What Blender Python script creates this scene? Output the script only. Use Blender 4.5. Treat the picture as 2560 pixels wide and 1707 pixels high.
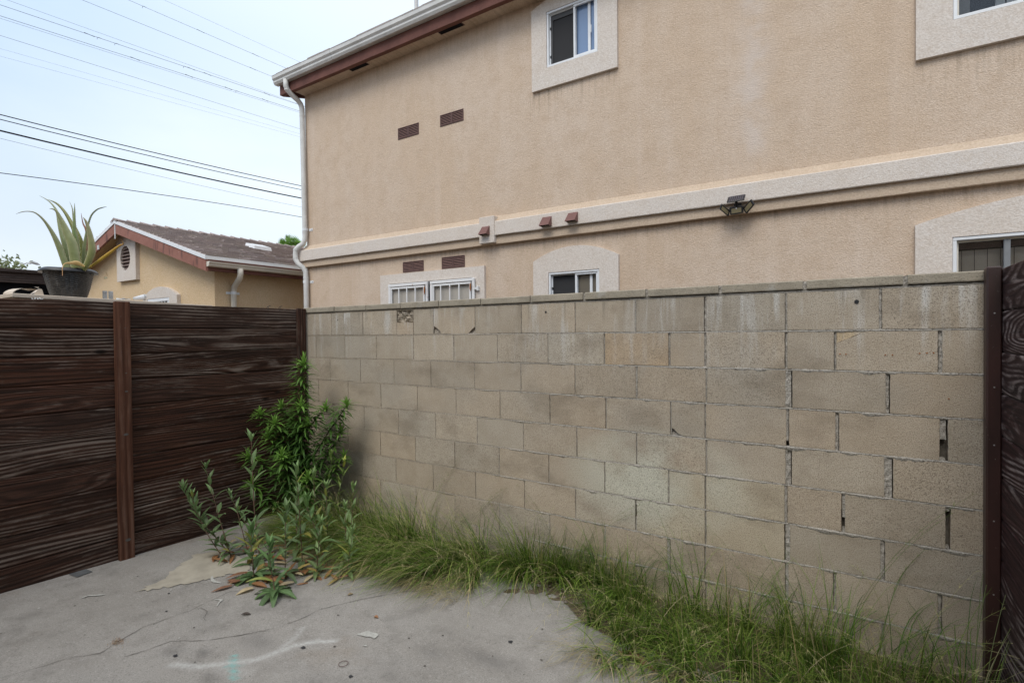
import bpy, math, random
import numpy as np
from mathutils import Vector, Matrix, noise as mnoise
random.seed(7)
RN = np.random.default_rng(11)
PI = math.pi
for o in list(bpy.data.objects): bpy.data.objects.remove(o)
scene = bpy.context.scene
COL = scene.collection

# ------------------------------------------------------------------ camera
cam_d = bpy.data.cameras.new('camera'); cam = bpy.data.objects.new('camera', cam_d); COL.objects.link(cam)
cam_d.sensor_width = 36.0; cam_d.lens = 36*1307.9/2560; cam_d.clip_start = 0.05; cam_d.clip_end = 3000
yaw, pitch, roll = 0.5714, -0.0142, -0.0097
F_ = Vector((-math.sin(yaw)*math.cos(pitch), math.cos(yaw)*math.cos(pitch), math.sin(pitch)))
R0 = Vector((math.cos(yaw), math.sin(yaw), 0)); U0 = R0.cross(F_)
R_ = math.cos(roll)*R0 + math.sin(roll)*U0; U_ = -math.sin(roll)*R0 + math.cos(roll)*U0
M = Matrix((R_, U_, -F_)).transposed().to_4x4(); M.translation = Vector((0, 0, 1.55))
cam.matrix_world = M; scene.camera = cam

# ------------------------------------------------------------------ light
SUN_EL, SUN_AZ = math.radians(50), math.radians(-82)     # azimuth measured from +X towards +Y
w = bpy.data.worlds.new('World'); scene.world = w; w.use_nodes = True
wt = w.node_tree; wt.nodes.clear()
def wn(t): return wt.nodes.new(t)
sky = wn('ShaderNodeTexSky'); sky.sky_type = 'NISHITA'; sky.sun_disc = False
sky.sun_elevation = SUN_EL; sky.sun_rotation = math.radians(90) - SUN_AZ
sky.air_density = 1.0; sky.dust_density = 3.0; sky.ozone_density = 1.5; sky.altitude = 50
tc = wn('ShaderNodeTexCoord'); sep = wn('ShaderNodeSeparateXYZ'); wt.links.new(tc.outputs['Generated'], sep.inputs[0])
# thin bright cloud veil over the blue sky, brighter overhead (overcast), with soft cloud texture
mp = wn('ShaderNodeMapping'); mp.inputs['Scale'].default_value = (1.2, 1.2, 3.0); wt.links.new(tc.outputs['Generated'], mp.inputs[0])
nz = wn('ShaderNodeTexNoise'); nz.inputs['Scale'].default_value = 1.6; nz.inputs['Detail'].default_value = 5; nz.inputs['Roughness'].default_value = .5
wt.links.new(mp.outputs[0], nz.inputs['Vector'])
zr = wn('ShaderNodeValToRGB'); zr.color_ramp.elements[0].position = 0.0; zr.color_ramp.elements[0].color = (8.2, 8.7, 9.1, 1)
zr.color_ramp.elements[1].position = .9; zr.color_ramp.elements[1].color = (13.0, 13.2, 13.6, 1)
e = zr.color_ramp.elements.new(.45); e.color = (5.4, 7.2, 9.8, 1)
wt.links.new(sep.outputs['Z'], zr.inputs[0])
# veil grows towards the bright side of the sky (the -X+Y to +Y quarter, where the sun stands behind the veil)
dotn = wn('ShaderNodeVectorMath'); dotn.operation = 'DOT_PRODUCT'; dotn.inputs[1].default_value = (-.42, .75, .51)
wt.links.new(tc.outputs['Generated'], dotn.inputs[0])
mr = wn('ShaderNodeMapRange'); mr.inputs['From Min'].default_value = .70; mr.inputs['From Max'].default_value = 1.0
mr.inputs['To Min'].default_value = 0.0; mr.inputs['To Max'].default_value = 0.8
wt.links.new(dotn.outputs['Value'], mr.inputs['Value'])
nr = wn('ShaderNodeMapRange'); nr.inputs['From Min'].default_value = .42; nr.inputs['From Max'].default_value = .72
nr.inputs['To Min'].default_value = -0.02; nr.inputs['To Max'].default_value = .35
wt.links.new(nz.outputs['Fac'], nr.inputs['Value'])
ad = wn('ShaderNodeMath'); ad.operation = 'ADD'; ad.use_clamp = True
wt.links.new(mr.outputs[0], ad.inputs[0]); wt.links.new(nr.outputs[0], ad.inputs[1])
mx = wn('ShaderNodeMix'); mx.data_type = 'RGBA'; wt.links.new(ad.outputs[0], mx.inputs[0])
wt.links.new(zr.outputs[0], mx.inputs[6]); mx.inputs[7].default_value = (10.0, 10.8, 11.2, 1)
mx2 = wn('ShaderNodeMix'); mx2.data_type = 'RGBA'; mx2.inputs[0].default_value = .82
wt.links.new(sky.outputs[0], mx2.inputs[6]); wt.links.new(mx.outputs[2], mx2.inputs[7])
bg = wn('ShaderNodeBackground'); bg.inputs['Strength'].default_value = .1
wt.links.new(mx2.outputs[2], bg.inputs['Color'])
wo = wn('ShaderNodeOutputWorld'); wt.links.new(bg.outputs[0], wo.inputs[0])
sd = bpy.data.lights.new('sun', 'SUN'); sd.energy = 1.5; sd.angle = math.radians(32); sd.color = (1, .95, .87)
sun = bpy.data.objects.new('sun', sd); COL.objects.link(sun)
dv = Vector((math.cos(SUN_EL)*math.cos(SUN_AZ), math.cos(SUN_EL)*math.sin(SUN_AZ), math.sin(SUN_EL)))
sun.rotation_euler = dv.to_track_quat('Z', 'Y').to_euler(); sun.location = (0, -2, 9)
scene.view_settings.view_transform = 'Standard'; scene.view_settings.look = 'None'
scene.view_settings.exposure = 0.3; scene.view_settings.gamma = 1.0

# ------------------------------------------------------------------ node helpers
class NT:
    def __init__(s, name):
        s.m = bpy.data.materials.new(name); s.m.use_nodes = True; s.t = s.m.node_tree; s.t.nodes.clear()
        s.out = s.n('ShaderNodeOutputMaterial'); s.b = s.n('ShaderNodeBsdfPrincipled'); s.l(s.b.outputs[0], s.out.inputs[0])
        s.geo = s.n('ShaderNodeNewGeometry')
    def n(s, t): return s.t.nodes.new(t)
    def l(s, a, b): s.t.links.new(a, b)
    def put(s, v, inp):
        if hasattr(v, 'node'): s.l(v, inp)
        elif isinstance(v, (tuple, list)): inp.default_value = (*v, 1) if len(v) == 3 and inp.type == 'RGBA' else v
        else: inp.default_value = v
    def pos(s, scale=(1, 1, 1), src=None):
        m = s.n('ShaderNodeMapping'); m.inputs['Scale'].default_value = scale
        s.l(src or s.geo.outputs['Position'], m.inputs[0]); return m.outputs[0]
    def noise(s, vec, scale, detail=3, rough=.5, dist=0, out='Fac'):
        n = s.n('ShaderNodeTexNoise'); s.l(vec, n.inputs['Vector']); n.inputs['Scale'].default_value = scale
        n.inputs['Detail'].default_value = detail; n.inputs['Roughness'].default_value = rough; n.inputs['Distortion'].default_value = dist
        return n.outputs[out]
    def vor(s, vec, scale, feat='F1', rnd=1.0):
        n = s.n('ShaderNodeTexVoronoi'); n.feature = feat; s.l(vec, n.inputs['Vector']); n.inputs['Scale'].default_value = scale
        n.inputs['Randomness'].default_value = rnd; return n.outputs['Distance']
    def ramp(s, v, a, b, lo=0.0, hi=1.0):
        m = s.n('ShaderNodeMapRange'); s.put(v, m.inputs['Value']); m.inputs['From Min'].default_value = a; m.inputs['From Max'].default_value = b
        m.inputs['To Min'].default_value = lo; m.inputs['To Max'].default_value = hi; return m.outputs[0]
    def mix(s, f, a, b, mode='MIX'):
        m = s.n('ShaderNodeMix'); m.data_type = 'RGBA'; m.blend_type = mode; s.put(f, m.inputs[0]); s.put(a, m.inputs[6]); s.put(b, m.inputs[7]); return m.outputs[2]
    def math(s, op, a, b=0.0):
        m = s.n('ShaderNodeMath'); m.operation = op; s.put(a, m.inputs[0]); s.put(b, m.inputs[1]); return m.outputs[0]
    def attr(s, name, out='Color'):
        a = s.n('ShaderNodeAttribute'); a.attribute_name = name; return a.outputs[out]
    def bump(s, h, dist=.01, strength=1.0, prev=None):
        b = s.n('ShaderNodeBump'); b.inputs['Distance'].default_value = dist; b.inputs['Strength'].default_value = strength
        s.put(h, b.inputs['Height'])
        if prev: s.l(prev, b.inputs['Normal'])
        s.l(b.outputs[0], s.b.inputs['Normal']); return b.outputs[0]
    def fin(s, col, rough=.8, spec=.3, metal=0.0):
        s.put(col, s.b.inputs['Base Color']); s.put(rough, s.b.inputs['Roughness'])
        s.b.inputs['Specular IOR Level'].default_value = spec; s.b.inputs['Metallic'].default_value = metal
        return s.m
def hexs(r, g, b):  # sRGB 0-255 to linear
    f = lambda c: (c/255/12.92) if c/255 <= .04045 else ((c/255+.055)/1.055)**2.4
    return (f(r), f(g), f(b))

def m_stucco(name, c1, c2, c3, bscale=70, bdist=.006, streaks=False):
    N = NT(name); p = N.pos()
    big = N.noise(N.pos((1, 1, .45)), 1.3, 4, .6)
    med = N.noise(p, 6, 4, .65)
    fine = N.noise(p, bscale, 2, .6)
    c = N.mix(N.ramp(big, .38, .62), c1, c2)
    c = N.mix(N.ramp(med, .44, .66, 0, .65), c, c3)
    c = N.mix(N.ramp(N.noise(N.pos((1, 1, .6)), 2.6, 5, .7), .50, .68, 0, .55), c, c2)
    c = N.mix(N.ramp(N.noise(p, 17, 3, .7), .52, .74, 0, .4), c, c3)
    c = N.mix(N.ramp(N.noise(p, 48, 3, .75), .50, .68, 0, .5), c, (c3[0]*.82, c3[1]*.8, c3[2]*.78))
    c = N.mix(N.ramp(N.noise(p, 55, 2, .7), .56, .70, 0, .4), c, (min(1, c2[0]*1.12), c2[1]*1.14, c2[2]*1.18))
    c = N.mix(N.ramp(fine,   .35, .68, .42, 0), c, (c1[0]*.62, c1[1]*.56, c1[2]*.5))
    if streaks:
        vs = N.noise(N.pos((5, 5, .25)), 1.0, 3, .6)
        c = N.mix(N.ramp(vs, .56, .78, 0, .22), c, (c2[0]*1.12, c2[1]*1.16, c2[2]*1.25))
        sp = N.n('ShaderNodeSeparateXYZ'); N.l(N.geo.outputs['Position'], sp.inputs[0])
        # chalky run-off streak down the wall
        dx = N.math('ADD', N.math('ADD', sp.outputs['X'], .70), N.math('MULTIPLY', N.math('SUBTRACT', N.noise(N.pos((0, 0, 1)), 1.6, 2), .5), .35))
        g = N.math('POWER', 2.718, N.math('MULTIPLY', N.math('MULTIPLY', dx, dx), -70.0))
        g = N.math('MULTIPLY', g, N.ramp(N.noise(p, 5, 4), .30, .58, 0, .6))
        g = N.math('MULTIPLY', g, N.ramp(sp.outputs['Z'], 2.9, 3.2))
        c = N.mix(g, c, (.62, .55, .50))
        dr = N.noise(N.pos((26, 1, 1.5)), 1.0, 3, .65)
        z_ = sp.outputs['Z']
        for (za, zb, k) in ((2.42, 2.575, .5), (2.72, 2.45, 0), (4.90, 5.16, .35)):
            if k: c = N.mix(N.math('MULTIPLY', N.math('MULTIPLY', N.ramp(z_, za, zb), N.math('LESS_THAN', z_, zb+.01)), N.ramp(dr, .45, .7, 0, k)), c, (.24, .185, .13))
        # grime runs under the sills of the two upper windows
        for (xa, xb, zt) in ((-2.95, -1.90, 4.18), (.40, 2.4, 3.57)):
            mx_ = N.math('MULTIPLY', N.math('GREATER_THAN', sp.outputs['X'], xa), N.math('LESS_THAN', sp.outputs['X'], xb))
            mz_ = N.math('MULTIPLY', N.ramp(z_, zt-.35, zt), N.math('LESS_THAN', z_, zt+.02))
            c = N.mix(N.math('MULTIPLY', N.math('MULTIPLY', mx_, mz_), N.ramp(dr, .48, .68, 0, .55)), c, (.27, .21, .15))
    N.bump(N.math('ADD', fine, N.math('MULTIPLY', N.noise(p, bscale*.35, 2), .5)), bdist, 1.0)
    return N.fin(c, .95, .15)
M_WALL = m_stucco('stucco tan', (.62, .49, .37), (.66, .55, .45), (.54, .42, .315), 95, .006, True)
M_TRIM = m_stucco('stucco pale trim', (.70, .64, .58), (.69, .645, .60), (.65, .58, .51), 100, .0035)
M_SUB = m_stucco('stucco tan smooth band', (.585, .47, .36), (.57, .465, .36), (.51, .41, .31), 75, .004)
M_GAR = m_stucco('stucco warm yellow', (.70, .53, .335), (.70, .55, .375), (.65, .485, .29), 60, .009)

def m_plain(name, col, rough=.5, spec=.4, metal=0, var=.12, scale=8, bump=0):
    N = NT(name); n = N.noise(N.pos(), scale, 4, .6)
    c = N.mix(N.ramp(n, .35, .7), tuple(x*(1-var) for x in col), tuple(min(1, x*(1+var)) for x in col))
    if bump: N.bump(N.noise(N.pos(), scale*12, 2), bump)
    return N.fin(c, rough, spec, metal)
M_GUT = m_plain('white painted gutter metal', (.62, .62, .60), .45, .4, 0, .10, 5)
M_GUT2 = m_plain('cream painted gutter metal', (.64, .60, .52), .45, .4, 0, .06, 5)
M_WHITE = m_plain('white vinyl', (.72, .74, .76), .4, .4, 0, .04, 10)
M_BROWN = m_plain('brown painted board', (.145, .062, .048), .7, .25, 0, .22, 5, .0015)
M_VENT = m_plain('brown vent metal', (.105, .058, .052), .6, .3, 0, .15, 20)
M_HOOD = m_plain('brown vent hood metal', (.17, .082, .072), .55, .35, 0, .08, 20)
M_DARK = m_plain('dark recess', (.012, .012, .014), .9, .1, 0, .1, 5)
M_ROOM = m_plain('dim room', (.035, .034, .033), .9, .1, 0, .3, 3)
M_BLACK = m_plain('black plastic', (.018, .019, .022), .4, .5, 0, .1, 30)
M_SCREWS = m_plain('zinc screw', (.45, .45, .44), .45, .5, .6, .1, 30)
M_CABLE = m_plain('black cable', (.03, .034, .04), .7, .2, 0, .1, 5)
M_WIRE = m_plain('grey aluminium wire', (.28, .31, .35), .6, .3, 0, .1, 5)
M_BEIGE = m_plain('beige painted panel', (.56, .48, .39), .6, .3, 0, .10, 6, .0005)
M_GREYP = m_plain('grey galvanised metal', (.50, .50, .49), .5, .4, .2, .15, 20)
M_DIRT = None
def m_rake():
    N = NT('faded redwood paint'); p = N.pos()
    n = N.noise(N.pos((3, 3, 3)), 2.5, 5, .65)
    c = N.mix(N.ramp(n, .35, .7), (.25, .115, .088), (.32, .155, .122))
    k = N.noise(N.pos((7, 7, 2.2)), 1.0, 2, .5)
    c = N.mix(N.ramp(k, .58, .66, 0, .7), c, (.10, .055, .05))
    pe = N.noise(p, 9, 4, .7)
    c = N.mix(N.ramp(pe, .70, .74), c, (.5, .47, .44))
    return N.fin(c, .8, .2)
M_RAKE = m_rake()
def m_shingle():
    N = NT('weathered asphalt shingle'); p = N.pos()
    c = N.mix(N.ramp(N.noise(p, 300, 2), .35, .65), (.26, .225, .215), (.50, .435, .41))
    c = N.mix(.55, c, N.attr('tint'), 'MULTIPLY')
    N.bump(N.noise(p, 300, 2), .002)
    return N.fin(c, .95, .1)
M_SHING = m_shingle()
def m_glass(name, col, rough=.04):
    N = NT(name); return N.fin(col, rough, .8)
M_GL_DARK = m_glass('dark window glass', (.015, .016, .018))
M_GL_SKYREFL = m_glass('window glass with painted sky reflection', (.17, .25, .40), .08)  # blue sky reflection put into the pane's base colour
M_GL_TAN = m_glass('window glass with tan blind', (.14, .125, .10), .08)
def m_screen():
    N = NT('insect screen'); return N.fin((.035, .035, .037), .8, .2)
M_SCREEN = m_screen()
def m_mesh():
    N = NT('fine diamond mesh screen'); sp = N.n('ShaderNodeSeparateXYZ'); N.l(N.geo.outputs['Position'], sp.inputs[0])
    a = N.math('SINE', N.math('MULTIPLY', N.math('ADD', sp.outputs['X'], sp.outputs['Z']), 420)); b = N.math('SINE', N.math('MULTIPLY', N.math('SUBTRACT', sp.outputs['X'], sp.outputs['Z']), 420))
    mm = N.math('MAXIMUM', a, b); return N.fin(N.mix(N.ramp(mm, .2, .8), (.28, .265, .24), (.52, .48, .42)), .7, .2)
M_MESH = m_mesh()
def m_rustwhite():
    N = NT('white painted steel with rust'); n = N.noise(N.pos(), 22, 4, .7)
    return N.fin(N.mix(N.ramp(n, .62, .70), (.72, .72, .72), (.36, .15, .06)), .5, .4)
M_RUSTW = m_rustwhite()
M_RUST = m_plain('rust', (.30, .12, .045), .9, .1, 0, .3, 60)

def m_wood(name, dark, mid, grey, wear=.55, red=(.085, .034, .020), rings=1.0, wavy=1.0):
    N = NT(name); uv = N.n('ShaderNodeUVMap'); oi = N.n('ShaderNodeObjectInfo')
    off = N.n('ShaderNodeCombineXYZ'); N.l(N.math('MULTIPLY', oi.outputs['Random'], 41.0), off.inputs[0]); N.l(N.math('MULTIPLY', oi.outputs['Random'], 23.0), off.inputs[1])
    r2 = N.math('FRACT', N.math('MULTIPLY', oi.outputs['Random'], 17.37)); r3 = N.math('FRACT', N.math('MULTIPLY', oi.outputs['Random'], 53.11))
    va = N.n('ShaderNodeVectorMath'); va.operation = 'ADD'; N.l(uv.outputs[0], va.inputs[0]); N.l(off.outputs[0], va.inputs[1]); P = va.outputs[0]
    sp = N.n('ShaderNodeSeparateXYZ'); N.l(P, sp.inputs[0])
    base = N.noise(N.pos((.75, 5.0, 1), P), 1.0, 1, .4, .15)
    wob = N.noise(N.pos((3.2, 26, 1), P), 1.0, 3, .6)
    amp = N.ramp(r2, .1, 1.0, 20*wavy, 130*wavy)
    ph = N.math('ADD', N.math('MULTIPLY', base, amp), N.math('MULTIPLY', wob, 3.0))
    ph = N.math('ADD', ph, N.math('MULTIPLY', sp.outputs['Y'], 250.0*rings))
    ring = N.math('SINE', ph)
    fine = N.noise(N.pos((2.2, 260, 1), P), 1.0, 3, .75)
    streak = N.noise(N.pos((1.6, 46, 1), P), 1.0, 4, .7, .3)
    tone = N.noise(N.pos((1.1, 7, 1), P), 1.0, 4, .65)
    c = N.mix(N.ramp(tone, .36, .64), dark, mid)
    c = N.mix(N.ramp(N.math('FRACT', N.math('MULTIPLY', oi.outputs['Random'], 91.7)), .3, 1.0, 0, .30), c, (.075, .056, .048))
    c = N.mix(N.math('MULTIPLY', N.ramp(r3, .45, 1.0), N.ramp(streak, .40, .66)), c, red)
    c = N.mix(N.ramp(ring, -.2, 1.0, 0, .5), c, tuple(x*.42 for x in dark))
    c = N.mix(N.ramp(streak, .52, .36, 0, .75), c, tuple(x*.5 for x in dark))
    wmask = N.noise(N.pos((1.3, 6.5, 1), P), 1.0, 5, .72)
    wr = N.ramp(N.math('ADD', wmask, N.math('MULTIPLY', r3, -.10)), .42, .56)
    lift = N.math('MULTIPLY', N.ramp(ring, .35, -.8), wr)
    lift = N.math('MULTIPLY', lift, N.ramp(fine, .34, .56, .25, 1.0))
    c = N.mix(N.math('MULTIPLY', lift, wear), c, grey)
    scr = N.noise(N.pos((9, 60, 1), P), 1.0, 5, .8)
    c = N.mix(N.math('MULTIPLY', N.math('MULTIPLY', N.ramp(scr, .57, .70, 0, .8), wr), wear), c, grey)
    kn = N.vor(N.pos((1.1, 2.6, 1), P), 1.0)
    c = N.mix(N.ramp(kn, .05, .02), c, tuple(x*.3 for x in dark))
    N.bump(N.math('ADD', N.math('MULTIPLY', ring, -.4), N.math('MULTIPLY', fine, 1.4)), .002)
    return N.fin(c, N.ramp(fine, .2, .8, .65, .9), .14)
M_WOOD = m_wood('dark stained weathered plank', (.028, .0150, .0105), (.074, .034, .020), (.24, .195, .162), .82)
M_WOOD2 = m_wood('dark plank with raised pale grain', (.030, .017, .018), (.050, .024, .024), (.30, .25, .24), .95, (.06, .025, .024), .62, 1.3)
M_POST = m_wood('red brown post', (.095, .040, .024), (.15, .066, .040), (.24, .16, .12), .35, (.20, .085, .05), .5, .3)
M_BEAM = m_wood('grey brown beam', (.055, .042, .038), (.085, .063, .055), (.15, .125, .115), .5)
def m_steelpost():
    N = NT('brown painted steel post'); p = N.pos()
    c = N.mix(N.ramp(N.noise(N.pos((1, 1, .3)), 8, 3), .35, .65), (.024, .012, .010), (.045, .019, .016))
    c = N.mix(N.ramp(N.noise(p, 60, 3, .7), .70, .74), c, (.3, .27, .25))
    return N.fin(c, .45, .5)
M_SPOST = m_steelpost()

def m_block():
    N = NT('concrete block'); p = N.pos(); sp = N.n('ShaderNodeSeparateXYZ'); N.l(N.geo.outputs['Position'], sp.inputs[0])
    fine = N.noise(p, 230, 2, .75); grit = N.vor(p, 240)
    med = N.noise(p, 7, 4, .6); big = N.noise(p, 1.7, 3, .5)
    c = N.mix(N.ramp(med, .35, .65), (.42, .355, .272), (.465, .40, .315))
    c = N.mix(.8, c, N.attr('tint'), 'MULTIPLY')
    c = N.mix(N.ramp(big, .5, .66, 0, .4), c, (.33, .31, .27))
    c = N.mix(N.ramp(N.noise(N.pos((1.3, 1, 2.2)), 1.9, 4, .62), .52, .70, 0, .6), c, (.24, .20, .15))
    # pale chalk bloom patch low on the wall, pattern of salts rather than light
    dx = N.math('ADD', sp.outputs['X'], 1.0); dz = N.math('SUBTRACT', sp.outputs['Z'], .66)
    r2 = N.math('ADD', N.math('MULTIPLY', N.math('MULTIPLY', dx, dx), 2.6), N.math('MULTIPLY', N.math('MULTIPLY', dz, dz), 9.0))
    bl = N.math('MULTIPLY', N.ramp(r2, 1.0, .1), N.ramp(N.noise(p, 3.2, 3), .28, .5))
    c = N.mix(N.math('MULTIPLY', bl, .85), c, (.58, .58, .49))
    # white lime runs below the cap
    vs = N.noise(N.pos((8, 1, .7)), 1.0, 4, .7); top = N.ramp(sp.outputs['Z'], 1.25, 1.72)
    lm = N.math('MULTIPLY', N.ramp(vs, .51, .63), N.math('MULTIPLY', top, N.ramp(N.noise(p, 3.5, 3), .36, .56)))
    c = N.mix(N.math('MULTIPLY', lm, .85), c, (.60, .59, .56))
    # damp dark runs and grime just below the cap
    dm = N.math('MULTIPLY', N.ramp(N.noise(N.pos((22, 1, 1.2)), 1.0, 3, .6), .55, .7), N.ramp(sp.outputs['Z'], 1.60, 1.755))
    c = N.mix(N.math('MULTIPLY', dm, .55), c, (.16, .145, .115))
    c = N.mix(N.ramp(fine, .34, .50, .8, 0), c, (.12, .10, .075))
    c = N.mix(N.ramp(grit, .75, .95, 0, .35), c, (.55, .50, .42))
    c = N.mix(N.ramp(N.noise(p, 11, 5, .7), .66, .8, 0, .5), c, (.25, .225, .185))
    N.bump(N.math('ADD', fine, N.math('MULTIPLY', N.noise(p, 90, 3), .5)), .0035)
    return N.fin(c, .95, .15)
M_BLOCK = m_block()
def m_cap():
    N = NT('weathered cap block'); p = N.pos(); fine = N.noise(p, 200, 2, .75)
    c = N.mix(N.ramp(N.noise(p, 6, 5, .7), .38, .62), (.31, .275, .215), (.40, .355, .28))
    c = N.mix(N.ramp(N.noise(N.pos((1, 1, 3)), 13, 4, .7), .55, .7, 0, .6), c, (.20, .185, .15))
    c = N.mix(N.ramp(N.noise(p, 5, 3), .62, .7, 0, .5), c, (.50, .49, .45))
    c = N.mix(N.ramp(fine, .30, .48, .7, 0), c, (.11, .10, .08))
    N.bump(fine, .004); return N.fin(c, .95, .15)
M_CAP = m_cap()
def m_mortar():
    N = NT('mortar'); p = N.pos(); sp = N.n('ShaderNodeSeparateXYZ'); N.l(N.geo.outputs['Position'], sp.inputs[0])
    k = N.ramp(sp.outputs['X'], -3.2, -1.2)
    c = N.mix(k, (.41, .35, .27), (.44, .415, .37))
    c = N.mix(N.ramp(N.noise(p, 30, 4, .7), .45, .7, 0, .5), c, (.27, .25, .215))
    c = N.mix(N.ramp(N.noise(p, 130, 3, .8), .36, .50, .75, 0), c, (.11, .10, .088))
    N.bump(N.noise(p, 90, 4, .75), .009); return N.fin(c, .95, .1)
M_MORT = m_mortar()
M_CORE = m_plain('grout core', (.17, .155, .13), .95, .1, 0, .3, 40, .004)

def m_concrete():
    N = NT('old concrete slab'); p = N.pos(); A = N.n('ShaderNodeSeparateColor'); N.l(N.attr('marks'), A.inputs[0])
    big = N.noise(p, 1.1, 5, .6); med = N.noise(p, 5, 5, .65); fine = N.noise(p, 170, 2, .7)
    c = N.mix(N.ramp(big, .36, .64), (.265, .25, .228), (.325, .31, .288))
    c = N.mix(N.ramp(med, .50, .72, 0, .55), c, (.185, .172, .155))
    c = N.mix(N.ramp(N.noise(N.pos((1.5, 3.5, 1)), 1.0, 4, .6), .55, .72, 0, .45), c, (.30, .29, .275))
    c = N.mix(N.ramp(N.noise(N.pos((2, 2, 1)), 1.0, 3, .6), .60, .72, 0, .35), c, (.22, .17, .12))
    c = N.mix(N.ramp(fine, .34, .48, .6, 0), c, (.14, .13, .118))
    c = N.mix(N.ramp(N.noise(p, 85, 3, .8), .57, .66, 0, .5), c, (.42, .405, .38))
    c = N.mix(N.ramp(N.noise(p, 2.3, 5, .7), .52, .66, 0, .5), c, (.15, .142, .13))
    c = N.mix(N.ramp(N.noise(N.pos((1, 1.6, 1)), 12, 5, .75), .56, .70, 0, .45), c, (.33, .32, .30))
    c = N.mix(N.ramp(N.noise(p, 34, 4, .8), .60, .70, 0, .55), c, (.12, .115, .105))
    c = N.mix(N.ramp(N.vor(p, 9), .030, .018, 0, .6), c, (.09, .085, .08))
    c = N.mix(N.ramp(N.vor(N.pos((1, 1, 1)), 3.1), .05, .035, 0, .55), c, (.12, .115, .105))
    brk = N.ramp(N.noise(p, 60, 3, .7), .35, .6, .35, 1.0)
    c = N.mix(N.math('MULTIPLY', A.outputs[0], brk), c, (.50, .505, .49))       # sprayed white paint
    c = N.mix(N.math('MULTIPLY', A.outputs[1], brk), c, (.16, .42, .40))        # teal paint
    c = N.mix(N.math('MULTIPLY', A.outputs[2], N.ramp(med, .3, .6, .5, 1)), c, (.085, .082, .08))  # oil stains
    N.bump(N.math('ADD', N.math('MULTIPLY', fine, .5), med), .004)
    return N.fin(c, N.ramp(med, .3, .7, .75, .9), .25)
M_CONC = m_concrete()
def m_dirt():
    N = NT('dry soil with litter'); p = N.pos()
    c = N.mix(N.ramp(N.noise(p, 14, 5, .7), .35, .65), (.085, .062, .042), (.19, .15, .11))
    c = N.mix(N.ramp(N.vor(p, 60), .25, .1, 0, .6), c, (.26, .23, .19))
    N.bump(N.noise(p, 40, 5, .7), .02); return N.fin(c, .95, .1)
M_DIRT = m_dirt()
M_PATCH = m_plain('cream skim coat', (.36, .33, .27), .9, .15, 0, .14, 9, .001)
M_PAINTW = m_plain('worn white paint', (.42, .42, .39), .9, .15, 0, .15, 60, .0005)
M_CRACK = m_plain('crack shadow gap', (.11, .10, .09), .95, .05, 0, .3, 30)
M_STEEL = m_plain('grey metal plate', (.15, .16, .165), .6, .4, .3, .2, 10)

def m_leaf(name, trans=.35, rough=.5, spec=.35):
    N = NT(name); p = N.pos(); c = N.attr('tint')
    c = N.mix(N.ramp(N.noise(p, 35, 3), .3, .7, 0, .35), c, (.5, .5, .35), 'MULTIPLY')
    N.fin(c, rough, spec)
    tr = N.n('ShaderNodeBsdfTranslucent'); N.l(c, tr.inputs[0]); ms = N.n('ShaderNodeMixShader'); ms.inputs[0].default_value = trans
    N.l(N.b.outputs[0], ms.inputs[1]); N.l(tr.outputs[0], ms.inputs[2]); N.l(ms.outputs[0], N.out.inputs[0]); return N.m
M_GRASS = m_leaf('grass blade', .3, .55, .3)
M_LEAF = m_leaf('leaf', .3, .45, .4)
M_ALOE = m_leaf('aloe flesh', .06, .42, .45)
M_STEM = m_leaf('plant stem', .05, .6, .3)

# ------------------------------------------------------------------ mesh helpers
def wloc(o):
    v = Vector((0, 0, 0))
    while o: v = v + o.location; o = o.parent
    return v
def mesh(name, V, Fc, mat, parent=None, tint=None, uv=None, smooth=False, base=None):
    me = bpy.data.meshes.new(name)
    V = np.asarray(V, dtype=float).reshape(-1, 3)
    off = np.array(wloc(parent)) if parent else (np.array(base, float) if base is not None else np.zeros(3))
    me.from_pydata((V-off).tolist(), [], Fc)
    if isinstance(mat, (list, tuple)):
        for mm in mat: me.materials.append(mm)
    else: me.materials.append(mat)
    if tint is not None:
        a = me.color_attributes.new('tint', 'FLOAT_COLOR', 'POINT'); t = np.asarray(tint, float)
        if t.shape[1] == 3: t = np.hstack([t, np.ones((len(t), 1))])
        a.data.foreach_set('color', t.ravel())
    if uv is not None:
        ul = me.uv_layers.new(name='UVMap'); idx = np.empty(len(me.loops), dtype=np.int32); me.loops.foreach_get('vertex_index', idx)
        ul.data.foreach_set('uv', np.asarray(uv, float)[idx].ravel())
    if smooth: me.polygons.foreach_set('use_smooth', [True]*len(me.polygons))
    o = bpy.data.objects.new(name, me); COL.objects.link(o)
    if parent: o.parent = parent
    elif base is not None: o.location = base
    return o
def thing(name, label, cat, loc=(0, 0, 0), group=None):
    o = bpy.data.objects.new(name, None); COL.objects.link(o); o.location = loc; o.empty_display_size = .1
    o['label'] = label; o['category'] = cat
    if group: o['group'] = group
    return o
def tag(o, label, cat, group=None):
    o['label'] = label; o['category'] = cat
    if group: o['group'] = group
    return o
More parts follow.
